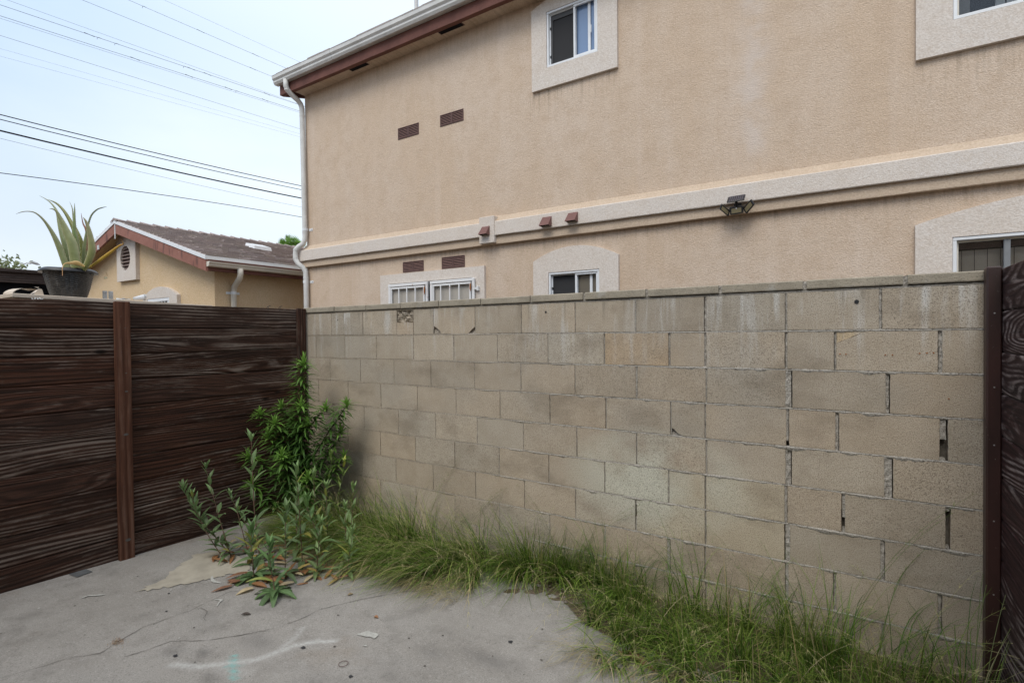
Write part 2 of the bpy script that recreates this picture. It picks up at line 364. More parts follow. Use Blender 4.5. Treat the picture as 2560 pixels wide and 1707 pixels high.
class G:   # geometry collector
    def __init__(s): s.v = []; s.f = []; s.t = []
    def add(s, V, Fc, t=None):
        n = len(s.v); s.v += [tuple(map(float, p)) for p in V]; s.f += [tuple(i+n for i in f) for f in Fc]
        if t is not None: s.t += [t]*len(V) if np.ndim(t) == 1 else list(t)
        return s
    def box(s, x0, x1, y0, y1, z0, z1, t=None):
        return s.add([(x0, y0, z0), (x1, y0, z0), (x1, y1, z0), (x0, y1, z0), (x0, y0, z1), (x1, y0, z1), (x1, y1, z1), (x0, y1, z1)],
                     [(0, 3, 2, 1), (4, 5, 6, 7), (0, 1, 5, 4), (1, 2, 6, 5), (2, 3, 7, 6), (3, 0, 4, 7)], t)
    def bev(s, x0, x1, y0, y1, z0, z1, b=.004, t=None):   # box with chamfered edges on all sides
        V = []; X = (x0, x1); Y = (y0, y1); Z = (z0, z1)
        idx = {}
        for i in (0, 1):
            for j in (0, 1):
                for k in (0, 1):
                    sx = b if i == 0 else -b; sy = b if j == 0 else -b; sz = b if k == 0 else -b
                    idx[i, j, k, 'x'] = len(V); V.append((X[i], Y[j]+sy, Z[k]+sz))
                    idx[i, j, k, 'y'] = len(V); V.append((X[i]+sx, Y[j], Z[k]+sz))
                    idx[i, j, k, 'z'] = len(V); V.append((X[i]+sx, Y[j]+sy, Z[k]))
        Fc = []
        c = idx
        def q(*k, flip=False): Fc.append(tuple(c[a] for a in (k[::-1] if flip else k)))
        for i in (0, 1): q((i, 0, 0, 'x'), (i, 0, 1, 'x'), (i, 1, 1, 'x'), (i, 1, 0, 'x'), flip=i == 1)
        for j in (0, 1): q((0, j, 0, 'y'), (1, j, 0, 'y'), (1, j, 1, 'y'), (0, j, 1, 'y'), flip=j == 1)
        for k in (0, 1): q((0, 0, k, 'z'), (0, 1, k, 'z'), (1, 1, k, 'z'), (1, 0, k, 'z'), flip=k == 1)
        for i in (0, 1):
            for j in (0, 1): q((i, j, 0, 'x'), (i, j, 1, 'x'), (i, j, 1, 'y'), (i, j, 0, 'y'))
            for k in (0, 1): q((i, 0, k, 'x'), (i, 1, k, 'x'), (i, 1, k, 'z'), (i, 0, k, 'z'))
        for j in (0, 1):
            for k in (0, 1): q((0, j, k, 'y'), (1, j, k, 'y'), (1, j, k, 'z'), (0, j, k, 'z'))
        for i in (0, 1):
            for j in (0, 1):
                for k in (0, 1): Fc.append((c[i, j, k, 'x'], c[i, j, k, 'y'], c[i, j, k, 'z']))
        return s.add(V, Fc, t)
    def tube(s, pts, r, n=8, t=None, cap=True, sx=1.0, up=(0, 0, 1)):
        pts = [Vector(p) for p in pts]; rr = r if isinstance(r, (list, tuple)) else [r]*len(pts)
        V = []; Fc = []
        for i, p in enumerate(pts):
            d = (pts[min(i+1, len(pts)-1)]-pts[max(i-1, 0)]).normalized()
            a = Vector(up) if abs(d.dot(Vector(up))) < .97 else Vector((1, 0, 0)) if abs(d.x) < .9 else Vector((0, 1, 0))
            u = d.cross(a).normalized(); v = d.cross(u).normalized()
            for k in range(n):
                an = 2*PI*k/n+PI/n; V.append(p+u*math.cos(an)*rr[i]*sx+v*math.sin(an)*rr[i])
        for i in range(len(pts)-1):
            for k in range(n): Fc.append((i*n+k, i*n+(k+1) % n, (i+1)*n+(k+1) % n, (i+1)*n+k))
        if cap: Fc.append(tuple(range(n))[::-1]); Fc.append(tuple((len(pts)-1)*n+k for k in range(n)))
        return s.add(V, Fc, t)
    def prism(s, poly, y0, y1, t=None):   # poly in XZ, extruded along Y (front y0)
        n = len(poly); V = [(x, y0, z) for x, z in poly]+[(x, y1, z) for x, z in poly]
        Fc = [tuple(range(n)), tuple(range(2*n-1, n-1, -1))]+[(i, i+n, (i+1) % n+n, (i+1) % n) for i in range(n)]
        return s.add(V, Fc, t)
    def mk(s, name, mat, parent=None, smooth=False, base=None, uv=None):
        return mesh(name, s.v, s.f, mat, parent, s.t if s.t else None, uv, smooth, base)

# ================================================================== GROUND
gz = lambda y: 0.012-0.02*y
def mk_ground():
    g = G(); g.add([(-600, -600, -.16), (600, -600, -.16), (600, 600, -.16), (-600, 600, -.16)], [(0, 1, 2, 3)])
    o = g.mk('ground', M_DIRT); o['kind'] = 'structure'
    # rough soil strip between slab and wall
    g = G(); nx, ny = 260, 26; V = []
    for j in range(ny+1):
        for i in range(nx+1):
            x = -4.4+5.4*i/nx; y = 2.2+.95*j/ny
            z = -.075+.05*(y-2.3)+.03*mnoise.noise(Vector((x*6, y*6, 3)))+.014*mnoise.noise(Vector((x*25, y*25, 1)))
            V.append((x, y, z))
    Fc = [(j*(nx+1)+i, j*(nx+1)+i+1, (j+1)*(nx+1)+i+1, (j+1)*(nx+1)+i) for j in range(ny) for i in range(nx)]
    o = mesh('soil_strip', V, Fc, M_DIRT, smooth=True); o['kind'] = 'structure'
mk_ground()
EDGE = [(-4.34, 2.86), (-3.9, 2.82), (-3.2, 2.84), (-2.6, 2.86), (-2.2, 2.88), (-1.85, 2.87), (-1.64, 2.88), (-1.45, 2.80), (-1.36, 2.72), (-1.22, 2.60), (-1.0, 2.56), (-.7, 2.54), (-.3, 2.53), (.1, 2.5), (.5, 2.48), (1.2, 2.46)]
def edge_y(x):
    xs = [p[0] for p in EDGE]; ys = [p[1] for p in EDGE]
    return float(np.interp(x, xs, ys))+.022*mnoise.noise(Vector((x*7, 0, 0)))+.012*mnoise.noise(Vector((x*23, 5, 0)))
def segd(px, py, pts):
    d = np.full(px.shape, 9.0)
    for (x0, y0), (x1, y1) in zip(pts[:-1], pts[1:]):
        L2 = (x1-x0)**2+(y1-y0)**2; t = np.clip(((px-x0)*(x1-x0)+(py-y0)*(y1-y0))/L2, 0, 1)
        d = np.minimum(d, np.hypot(px-x0-t*(x1-x0), py-y0-t*(y1-y0)))
    return d
def mk_slab():
    xs = np.arange(-4.38, 1.21, .018); nx = len(xs); ny = 150
    ye = np.array([edge_y(x) for x in xs]); T = (np.linspace(0, 1, ny))[:, None]; Y = -.6*(1-T)+ye[None, :]*T; X = np.repeat(xs[None, :], ny, 0)
    Z = gz(Y)+np.array([[.006*mnoise.noise(Vector((X[j, i]*1.3, Y[j, i]*1.3, 0)))+.0016*mnoise.noise(Vector((X[j, i]*9, Y[j, i]*9, 7))) for i in range(nx)] for j in range(ny)])
    Z[-1] -= .006
    V = np.stack([X, Y, Z], -1).reshape(-1, 3).tolist(); n0 = len(V)
    Fc = [(j*nx+i, j*nx+i+1, (j+1)*nx+i+1, (j+1)*nx+i) for j in range(ny-1) for i in range(nx-1)]
    for i in range(nx): V.append((xs[i], ye[i]+.006, -.11))
    Fc += [((ny-1)*nx+i, (ny-1)*nx+i+1, n0+i+1, n0+i) for i in range(nx-1)]
    wd = lambda d, s: np.exp(-(d/s)**2)
    W = .80*wd(segd(X, Y, [(-2.72, 1.20), (-2.60, 1.26), (-2.42, 1.437), (-2.364, 1.618), (-2.30, 1.70)]), .020)
    W = np.maximum(W, 1.0*wd(segd(X, Y, [(-2.364, 1.618), (-2.30, 1.69), (-2.224, 1.753)]), .013))
    W = np.maximum(W, .6*wd(segd(X, Y, [(-2.40, 1.55), (-2.43, 1.66), (-2.475, 1.735)]), .015))
    W = np.maximum(W, .25*wd(segd(X, Y, [(-2.5, 1.30), (-2.36, 1.36)]), .035))
    Tl = .95*wd(segd(X, Y, [(-2.545, 1.398), (-2.465, 1.352), (-2.36, 1.297)]), .011); Tl = np.maximum(Tl, .55*wd(segd(X, Y, [(-2.487, 1.331), (-2.43, 1.372)]), .008))
    Dk = np.zeros_like(X)
    for cx, cy, rx, ry, a in [(-2.55, 1.53, .10, .06, .55), (-2.83, 1.25, .06, .035, .5), (-2.7, 1.33, .05, .03, .45), (-1.45, 2.05, .16, .05, .4), (-1.75, 1.95, .08, .05, .3), (-2.05, 1.5, .14, .09, .25), (-2.46, 1.25, .07, .03, .4), (-3.0, 1.5, .12, .07, .25), (-1.75, 1.7, .2, .1, .2)]:
        Dk = np.maximum(Dk, a*np.exp(-(((X-cx)/rx)**2+((Y-cy)/ry)**2)))
    o = mesh('pavement', V, Fc, M_CONC, smooth=True); o['kind'] = 'structure'
    at = o.data.color_attributes.new('marks', 'FLOAT_COLOR', 'POINT'); C = np.zeros((len(V), 4)); C[:, 3] = 1
    C[:n0, 0] = W.ravel(); C[:n0, 1] = Tl.ravel(); C[:n0, 2] = Dk.ravel(); at.data.foreach_set('color', C.ravel())
    # surroundings of the slab, out of frame
    g = G(); g.box(-4.38, 6, -8, -.601, -.16, gz(-.6)-.001); g.box(1.211, 6, -.6, 3.0, -.16, -.03); q = g.mk('pavement', M_CONC); q['kind'] = 'structure'
    return o
slab = mk_slab()
sz = lambda x, y: gz(y)+.006*mnoise.noise(Vector((x*1.3, y*1.3, 0)))
def ribbon(pts, w, name, mat, parent, h=.0035, jit=.006, sub=14, wj=.6):
    P = []
    for (a, b) in zip(pts[:-1], pts[1:]):
        for k in range(sub): t = k/sub; P.append((a[0]*(1-t)+b[0]*t, a[1]*(1-t)+b[1]*t))
    P.append(pts[-1]); V = []; n = len(P)
    for i, (x, y) in enumerate(P):
        x2, y2 = P[min(i+1, n-1)]; x1, y1 = P[max(i-1, 0)]; L = math.hypot(x2-x1, y2-y1)+1e-9; nx, ny = -(y2-y1)/L, (x2-x1)/L
        j = jit*mnoise.noise(Vector((x*17, y*17, 2)))+jit*.5*mnoise.noise(Vector((x*60, y*60, 4)))
        ww = w*max(.12, 1+2.2*wj*mnoise.noise(Vector((x*14, y*14, 9))))*min(1, min(i, n-1-i)/6+.12)
        for s in (-1, 1):
            X, Y = x+nx*(j+s*ww/2), y+ny*(j+s*ww/2); V.append((X, Y, sz(X, Y)+h))
    return mesh(name, V, [(2*i, 2*i+1, 2*i+3, 2*i+2) for i in range(n-1)], mat, parent)
ribbon([(-3.16, 1.80), (-3.21, 1.735), (-3.177, 1.51), (-3.204, 1.277), (-3.16, 1.15), (-3.11, 1.046), (-3.188, .96), (-3.22, .85), (-3.267, .72)], .0026, 'crack', M_CRACK, slab)
ribbon([(-2.2, 2.42), (-2.324, 2.311), (-2.45, 2.12), (-2.554, 1.905), (-2.56, 1.78), (-2.592, 1.655), (-2.685, 1.51), (-2.80, 1.38), (-2.932, 1.294), (-2.95, 1.18), (-2.986, 1.085)], .0024, 'crack', M_CRACK, slab)
ribbon([(-3.18, 1.55), (-3.08, 1.55), (-3.03, 1.5), (-2.98, 1.49)], .0016, 'crack', M_CRACK, slab)
def blob(cx, cy, pts, name, mat, parent, h=.004, seed=0, jit=.008):
    P = []
    m = len(pts)
    for i in range(m):
        a, b = pts[i], pts[(i+1) % m]
        for k in range(8):
            t = k/8; x = a[0]*(1-t)+b[0]*t; y = a[1]*(1-t)+b[1]*t
            x += jit*mnoise.noise(Vector((x*28+seed, y*28, 1))); y += jit*mnoise.noise(Vector((x*28, y*28+seed, 5))); P.append((cx+x, cy+y))
    return mesh(name, [(x, y, sz(x, y)+h) for x, y in P], [tuple(range(len(P)))], mat, parent)
blob(0, 0, [(-3.70, 1.435), (-3.72, 1.58), (-3.86, 1.75), (-3.98, 1.93), (-3.88, 2.05), (-3.5, 2.06), (-3.38, 1.97), (-3.46, 1.85), (-3.52, 1.70), (-3.58, 1.57)], 'skim_patch', M_PATCH, slab, .0045, 0, .045)
ribbon([(-3.52, 1.80), (-3.47, 1.775), (-3.42, 1.766), (-3.36, 1.776)], .014, 'paint_mark', M_PAINTW, slab, .0050, .006)
ribbon([(-3.185, 1.636), (-3.16, 1.655), (-3.140, 1.662), (-3.125, 1.636), (-3.093, 1.603)], .012, 'paint_mark', M_PAINTW, slab, .0050, .004)
ribbon([(-3.87, 1.205), (-3.868, 1.25), (-3.83, 1.285), (-3.80, 1.31)], .009, 'paint_mark', M_PAINTW, slab, .0050, .006)
blob(-2.12, 1.87, [(-.055, -.02), (-.03, .03), (.045, .04), (.05, .005), (.0, -.015)], 'paint_mark', M_PAINTW, slab, .005, 3)
blob(-2.07, 1.80, [(-.012, -.006), (.01, .008), (.02, -.004)], 'paint_mark', M_PAINTW, slab, .005, 8)
blob(-4.30, 1.345, [(-.05, -.045), (-.05, .05), (.035, .06), (.05, -.03)], 'metal_plate', M_STEEL, slab, .005, 5, .001)
# small stains, pebbles and spatter
rs = random.Random(5)
gs = G(); gw = G()
for _ in range(130):
    x = rs.uniform(-4.0, -.2); y = rs.uniform(.8, 2.5); r = rs.choice([.002, .003, .004, .006]); k = 7
    V = [(x+r*rs.uniform(.6, 1.3)*math.cos(2*PI*i/k), y+r*rs.uniform(.6, 1.3)*math.sin(2*PI*i/k), sz(x, y)+.0035) for i in range(k)]
    (gs if rs.random() < .75 else gw).add(V, [tuple(range(k))])
gs.mk('dark_spatter', M_CRACK, slab); gw.mk('white_spatter', M_PAINTW, slab)
for (x, y, r) in [(-1.50, 2.02, .011), (-1.62, 1.68, .012), (-1.52, 1.52, .011), (-1.83, 1.80, .010), (-1.13, 2.05, .014), (-1.62, 2.05, .008), (-3.32, 1.5, .008), (-3.6, 1.42, .007)]:
    pass
def stain(x, y, r, s):
    k = 18; V = []
    for i in range(k):
        a = 2*PI*i/k; q = r*(1+.5*mnoise.noise(Vector((math.cos(a)*1.5+s, math.sin(a)*1.5, s)))); V.append((x+q*math.cos(a), y+q*.8*math.sin(a), sz(x, y)+.004))
    return mesh('tar_spot', V, [tuple(range(k))], m_tar, slab)
m_tar = m_plain('tar spot', (.045, .045, .048), .8, .2, 0, .2, 40)
for i, (x, y, r) in enumerate([(-1.46, 2.23, .013), (-1.93, 1.60, .011), (-1.73, 1.46, .013), (-1.85, 1.49, .008), (-1.05, 2.02, .012), (-1.08, 1.98, .006), (-2.31, 1.62, .012), (-3.28, 1.42, .007), (-3.50, 1.53, .007), (-2.78, 1.24, .012)]): stain(x, y, r, i*3.1)
# rusty ring
rg = G(); P = [(-2.03+.022*math.cos(a), 1.64+.022*math.sin(a), gz(1.64)+.006) for a in np.linspace(0, 2*PI, 22)]; rg.tube(P, .0013, 5, cap=False)
tag(rg.mk('wire_ring', M_VENT, base=(-2.03, 1.64, gz(1.64))), 'thin rusty wire ring lying on the open concrete', 'wire ring')
exec_later = []

# ================================================================== BLOCK WALL
WY = 3.095
wall = thing('block_wall', 'old tan concrete block wall with cracked mortar and flat cap blocks', 'wall', (-1.9, WY, -.05))
ROWS = {0: [-3.924, -3.514, -3.111, -2.927, -2.717, -2.312, -1.912, -1.499, -1.092, -.684, -.275, .131, .54, .94],
 1: [-4.149, -3.75, -3.351, -2.927, -2.515, -2.115, -1.702, -1.296, -.888, -.684, -.276, -.056, .356, .76],
 2: [-3.956, -3.553, -3.149, -2.748, -2.322, -1.92, -1.503, -1.088, -.679, -.263, .16, .57, .97],
 3: [-4.12, -3.716, -3.306, -2.894, -2.499, -2.097, -1.691, -1.289, -.881, -.686, -.269, -.047, .37, .78],
 4: [-3.925, -3.515, -3.105, -2.705, -2.302, -1.902, -1.494, -1.09, -.681, -.265, .164, .57, .97],
 5: [-4.13, -3.725, -3.32, -2.922, -2.516, -2.109, -1.704, -1.3, -.896, -.687, -.278, -.022, .386, .79],
 6: [-3.95, -3.545, -3.14, -2.737, -2.322, -1.899, -1.506, -1.097, -.687, -.273, .14, .55, .95],
 7: [-4.13, -3.73, -3.32, -2.92, -2.52, -2.11, -1.70, -1.30, -.898, -.69, -.275, -.059, .358, .77],
 8: [-3.95, -3.55, -3.14, -2.74, -2.32, -1.9, -1.5, -1.1, -.687, -.273, .14, .55, .95]}
GAP = {(0, -.684): .014, (0, -.275): .010, (0, .131): .012, (1, -.684): .012, (1, -.888): .012, (1, -.276): .012, (1, -.056): .010, (1, .356): .016, (2, -.263): .032, (2, .16): .017, (2, -1.088): .012,
 (3, -.269): .014, (3, -.047): .016, (3, .37): .030, (3, -.881): .009, (4, -.265): .030, (4, .164): .034, (5, -.278): .014, (5, -.022): .015, (5, .386): .018, (6, -.273): .026, (6, .14): .018, (6, -1.097): .011,
 (7, -.275): .016, (7, -.898): .02, (7, -.059): .013, (7, .358): .016, (0, -2.717): .006, (0, -3.111): .0015}
WB0, WB1 = -4.33, 1.2
ZT = 1.755
def row_z(r): return (ZT-.2032*r, ZT-.2032*(r+1))
bg_ = G()
rb = random.Random(3)
mort_v = []
def block(poly, tint, y0=WY):
    # poly CCW in XZ; jittered outline, soft edge
    P = []; m = len(poly)
    for i in range(m):
        a, b = poly[i], poly[(i+1) % m]; L = math.hypot(b[0]-a[0], b[1]-a[1]); k = max(1, int(L/.018))
        for j in range(k): t = j/k; P.append((a[0]*(1-t)+b[0]*t, a[1]*(1-t)+b[1]*t))
    n = len(P); cx = sum(p[0] for p in P)/n; cz = sum(p[1] for p in P)/n
    ring = []
    for (x, z) in P:
        j1 = .0022*mnoise.noise(Vector((x*45, z*45, 2)))-.003*max(0, mnoise.noise(Vector((x*22, z*22, 11)))-.3)+.0014*mnoise.noise(Vector((x*140, z*140, 3)))
        L = math.hypot(x-cx, z-cz)+1e-6; ring.append((x+(x-cx)/L*j1, z+(z-cz)/L*j1))
    inn = []
    for (x, z) in ring:
        sx = -math.copysign(min(.0016, abs(x-cx)), x-cx) if abs(x-cx) > abs(cx-min(p[0] for p in P))*.9 else 0
        sz_ = -math.copysign(.0016, z-cz) if abs(z-cz) > .085 else 0
        inn.append((x+sx, z+sz_))
    V = [(x, y0, z) for x, z in inn]+[(x, y0+.0016, z) for x, z in ring]+[(x, y0+.05, z) for x, z in ring]
    Fc = [tuple(range(n))]+[(i, i+n, (i+1) % n+n, (i+1) % n) for i in range(n)]+[(i+n, i+2*n, (i+1) % n+2*n, (i+1) % n+n) for i in range(n)]
    bg_.add(V, Fc, tint)
def gap_of(r, x):
    return GAP.get((r, x), .0085 if x > -1.4 else .006)
vj = []   # vertical joints
for r in range(9):
    zt, zb = row_z(r); js = [WB0]+ROWS[r]+[WB1]
    for a, b in zip(js[:-1], js[1:]):
        ga = 0 if a == WB0 else gap_of(r, a)/2; gb = 0 if b == WB1 else gap_of(r, b)/2
        x0, x1 = a+ga, b-gb; z0, z1 = zb+.0045, zt-.0045
        k = 1+rb.gauss(0, .055); wm = rb.gauss(0, .02); tint = (k*(1+wm), k, k*(1-wm))
        if r == 1 and abs(a+1.296) < .01: tint = (1.08, .95, .80)
        if r in (5, 6) and -1.4 < a < -.6: tint = (1.08, 1.10, 1.05)
        if r == 2: tint = tuple(t*.97 for t in tint)
        y0 = WY+rb.uniform(-.0012, .0012)
        poly = [(x0, z0), (x1, z0), (x1, z1), (x0, z1)]
        if r == 0 and a == -3.111: poly = [(x0, z0), (x1, z0), (x1, 1.650), (x0, 1.652)]
        if r == 0 and a == -2.717: poly = [(-2.630, z0), (-2.375, z0), (-2.345, 1.586), (x1, 1.606), (x1, z1), (x0, z1), (x0, 1.618), (-2.675, 1.598), (-2.650, 1.577)]
        if r == 3 and a == -.881: poly = [(-.812, z0), (x1, z0), (x1, z1), (x0, z1), (x0, .990), (-.862, .982), (-.835, .955)]
        if r == 1 and a == -.056:
            poly = [(x0, z0), (x1, z0), (x1, z1), (.075, z1), (.04, 1.528), (.0, 1.510), (x0, 1.488)]
            block([(x0+.001, 1.490), (-.001, 1.512), (.037, 1.530), (.070, z1-.003), (x0+.001, z1-.001)], (1.28, 1.18, .98), WY+.004)
        block(poly, tint, y0)
    for x in ROWS[r]: vj.append((r, x))
bg_.mk('block_face', M_BLOCK, wall)
# mortar: horizontal beads and vertical fills
mg = G()
nn = lambda a, b, c: mnoise.noise(Vector((a, b, c)))
for r in range(0, 9):
    zs = row_z(r)[1] if r < 8 else None
    if zs is None: continue
    n = 1400; V = []
    for i in range(n+1):
        x = WB0+(WB1-WB0)*i/n
        rg_ = min(1, max(.18, (x+3.6)/2.4)) if r != 0 else .45
        sm = max(0, nn(x*6, r*7.3, 1)*.8+nn(x*19, r*3.1, 8)*.6+.16)      # where squeezed-out mortar smears over the edges
        wu = .0058+.0035*sm*rg_; wd_ = .0062+.020*sm*rg_; prot = (.0004+.010*sm*rg_*(.7+.6*nn(x*60, r*3, 4)))
        dz = .0020*nn(x*5, r, 6)+.0018*nn(x*40, r, 2)
        crack = nn(x*2.7, r*2.2, 12) > -.15
        for k, (u, pr) in enumerate([(1.0, 0), (.80, -1 if crack else 0), (.40, .5), (-.05, 1.0), (-.45, .8), (-.8, .35), (-1.0, 0)]):
            yy = WY+.0035 if k == 6 or k == 0 else WY+(.009 if pr < 0 else .0022*(1-pr)-prot*pr)
            yy += .0022*nn(x*110, k*5, r)+.001*nn(x*260, k*9, r)
            V.append((x, yy, zs+dz+(u*wu if u > 0 else u*wd_)))
    Fc = [(i*7+k, i*7+k+1, (i+1)*7+k+1, (i+1)*7+k) for i in range(n) for k in range(6)]
    mg.add(V, Fc)
hole_rows = {(3, .37): (.05, .5), (5, .386): (.04, .86), (6, -1.097): (.45, .8), (3, -.269): (-.1, .15), (5, -.022): (.1, .35), (0, -3.924): (.0, .2), (0, -3.514): (0, .3)}
for (r, x) in vj:
    gp = gap_of(r, x); zt, zb = row_z(r); n = 26; V = []; side = rb.choice([-1, 1]); slit = rb.uniform(.10, .25) if gp > .008 else .12
    dep = rb.uniform(.001, .008) if gp > .008 else rb.uniform(-.001, .003)
    for i in range(n+1):
        t = i/n; z = zb+(zt-zb)*t
        hw = gp/2; l = -hw+(slit*gp if side < 0 else -.001); rr = hw-(slit*gp if side > 0 else -.001)
        ho = hole_rows.get((r, x)); hd = .05 if ho and ho[0] < t < ho[1] else 0
        for k, u in enumerate((0, .33, .66, 1)):
            yy = WY+dep+hd*1.0+.006*nn(x*40+u*3, z*45, r)+(.004*(u if side > 0 else 1-u))
            if gp > .025: yy -= .009*max(0, nn(u*2+x, z*20, 5))
            V.append((x+l+(rr-l)*u+.0012*nn(z*70, x, k), yy, z))
    mg.add(V, [(i*4+k, i*4+k+1, (i+1)*4+k+1, (i+1)*4+k) for i in range(n) for k in range(3)])
# rubble in the broken block
n = 26; V = []
for j in range(n+1):
    for i in range(n+1):
        x = -3.108+.178*i/n; z = 1.652+.103*j/n
        V.append((x, WY+.016+.020*nn(x*30, z*30, 2)+.012*nn(x*75, z*75, 6), z))
mg.add(V, [(j*(n+1)+i, j*(n+1)+i+1, (j+1)*(n+1)+i+1, (j+1)*(n+1)+i) for j in range(n) for i in range(n)])
# bed below the caps
n = 1300; V = []
for i in range(n+1):
    x = WB0+(WB1-WB0)*i/n
    d = .004+.004*nn(x*12, 3, 3); zl = ZT-.004-.010*max(0, nn(x*8, 2, 7)+.3)
    for k, z in enumerate((ZT+.010+.004*nn(x*30, 1, 1), ZT+.001, zl)):
        V.append((x, WY+(.012, d*.4-.002+.003*nn(x*45, k, 3), .004)[k], z))
mg.add(V, [(i*3+k, i*3+k+1, (i+1)*3+k+1, (i+1)*3+k) for i in range(n) for k in range(2)])
for (xa, xb, za, zb_) in ((-2.722, -2.62, 1.552, 1.62), (-2.382, -2.308, 1.552, 1.607), (-.885, -.805, .938, .995)):
    n = 10; V = []
    for j in range(n+1):
        for i in range(n+1):
            x = xa+(xb-xa)*i/n; z = za+(zb_-za)*j/n; V.append((x, WY+.012+.016*(j/n)+.007*nn(x*50, z*50, 3), z))
    mg.add(V, [(j*(n+1)+i, j*(n+1)+i+1, (j+1)*(n+1)+i+1, (j+1)*(n+1)+i) for j in range(n) for i in range(n)])
mg.mk('mortar', M_MORT, wall)
G().box(WB0+.001, WB1-.001, WY+.045, WY+.19, -.2, ZT-.001).mk('core', M_CORE, wall)
caps = [WB0-.0, -3.877, -3.466, -3.057, -2.654, -2.253, -1.833, -1.431, -1.018, -.601, -.189, .227, .63, 1.03, 1.2]
rc = random.Random(9)
for i, (a, b) in enumerate(zip(caps[:-1], caps[1:])):
    g = G(); dz = rc.uniform(-.0015, .0015); g_ = .004 if a < -1.9 else .009; dy = rc.uniform(-.003, .003)
    x0, x1, y0, y1, z0, z1 = a+g_, b-g_, WY-.010+dy, WY+.185, ZT+.0105, ZT+.057+dz
    # chamfered, slightly chipped box
    nX = 36; V = []
    for k in range(nX+1):
        x = x0+(x1-x0)*k/nX; c = .0022*nn(x*40, i, 1); c2 = .003*max(0, nn(x*22, i, 9))
        for (yy, zz) in [(y0+.002, z0+.001+c*.6), (y0+c*.5, z0+.006), (y0+c*.5, z1-.005-c2), (y0+.005+c2, z1+c*.4), (y1, z1), (y1, z0)]: V.append((x, yy, zz))
    Fc = [(k*6+m, k*6+(m+1) % 6, (k+1)*6+(m+1) % 6, (k+1)*6+m) for k in range(nX) for m in range(6)]+[(0, 5, 4, 3, 2, 1), tuple(nX*6+m for m in range(6))]
    g.add(V, Fc); g.mk('cap_block', M_CAP, wall)
g = G()
for i, x in enumerate(caps[1:-1]):
    n = 8; V = []
    for k in range(n+1):
        z = ZT+.008+.044*k/n
        for u in (-1, 0, 1): V.append((x+u*.0095, WY-.002+.006*nn(x*9, z*80, u)+.003, z))
    g.add(V, [(k*3+m, k*3+m+1, (k+1)*3+m+1, (k+1)*3+m) for k in range(n) for m in range(2)])
g.mk('cap_mortar', M_MORT, wall)
# drilled holes, plug and rust specks on the blocks
def disc(x, z, r, mat, name, parent, y=WY-.0035, s=0):
    k = 14; V = [(x+r*(1+.35*nn(math.cos(a)*2+s, math.sin(a)*2, s))*math.cos(a), y, z+r*(1+.35*nn(math.cos(a)*2, s, math.sin(a)))*math.sin(a)) for a in [2*PI*i/k for i in range(k)]]
    return mesh(name, V, [tuple(range(k))], mat, parent)
disc(.035, 1.693, .010, M_BLACK, 'plug', wall, s=4); disc(-1.715, 1.696, .007, M_BLACK, 'plug', wall, s=9); disc(-3.836, 1.69, .007, M_CRACK, 'plug', wall, s=2)
for i, (x, z) in enumerate([(-.035, 1.434), (-.01, 1.434), (.15, 1.432), (.178, 1.432), (.281, 1.441), (.308, 1.443), (.332, 1.444), (.387, 1.235)]): disc(x, z, .0034, M_RUST, 'rust_speck', wall, s=i*2.3)

# ================================================================== LEFT FENCE
fx = lambda y: -4.2914+.0381*(y-3.095)
def fence_board(y0, y1, z0, z1, parent, mat, X=fx, th=.022, off=0.0, sgn=1, name='board', b=.005, wob=.0015, sd=0):
    # a board running along Y, front face towards +X (sgn=1) or -X (sgn=-1)
    n = max(2, int((y1-y0)/.05)); V = []; UV = []
    prof = [(0, 0), (b, b*.0), (b, 0)]
    for i in range(n+1):
        y = y0+(y1-y0)*i/n; x = X(y)+sgn*off; w1 = wob*nn(y*2.0, sd, 1); w2 = wob*nn(y*2.0, sd, 7)
        ring = [(-th, z0+w1-.014), (-.014, z0+w1-.014), (0, z0+b+w1), (0, z1-b+w2), (-b, z1+w2), (-th, z1+w2)]
        for (dx, z) in ring: V.append((x+sgn*dx, y, z)); UV.append((y, z-z0 if dx > -th*.9 else z-z0+.3))
    m = 6; Fc = [(i*m+k, i*m+(k+1) % m, (i+1)*m+(k+1) % m, (i+1)*m+k) for i in range(n) for k in range(m)]+[tuple(range(m)), tuple(n*m+k for k in range(m))[::-1]]
    return mesh(name, V, Fc, mat, parent, uv=UV)
lf = thing('wooden_fence', 'dark brown stained horizontal plank fence on the left with a reddish post', 'fence', (-4.33, 1.6, 0))
SE = [1.803, 1.618, 1.433, 1.248, 1.063, .878, .693, .508, .323, .138, -.055]
rf = random.Random(21)
for (ya, yb) in ((-2.5, -.35), (-.35, 1.63), (1.63, 3.03)):
    for k in range(10):
        d = rf.uniform(-.002, .002)
        fence_board(ya+.002, yb-.002, SE[k+1]+.004+(d if k < 9 else 0), SE[k]-.004, lf, M_WOOD, off=rf.uniform(-.003, .002), sd=k+ya)
def post(name, x0, x1, y0, y1, z0, z1, mat, parent, b=.004):
    g = G(); g.bev(x0, x1, y0, y1, z0, z1, b); uv = [(v[2], v[1]+v[0]) for v in g.v]; return g.mk(name, mat, parent, uv=uv)
p1 = post('post', fx(1.63)-.001, fx(1.63)+.036, 1.580, 1.672, gz(1.6)-.02, 1.806, M_POST, lf)
post('post', fx(3.0)-.001, fx(3.0)+.03, 2.992, 3.078, gz(3)-.06, 1.806, M_WOOD, lf)
post('post', fx(-.35)-.001, fx(-.35)+.036, -.40, -.31, gz(-.3)-.02, 1.806, M_POST, lf)
G().box(fx(2)-.14, fx(2)-.05, 1.58, 1.67, -.1, 1.80).mk('rear_post', M_POST, lf, uv=[(0, 0)]*8)
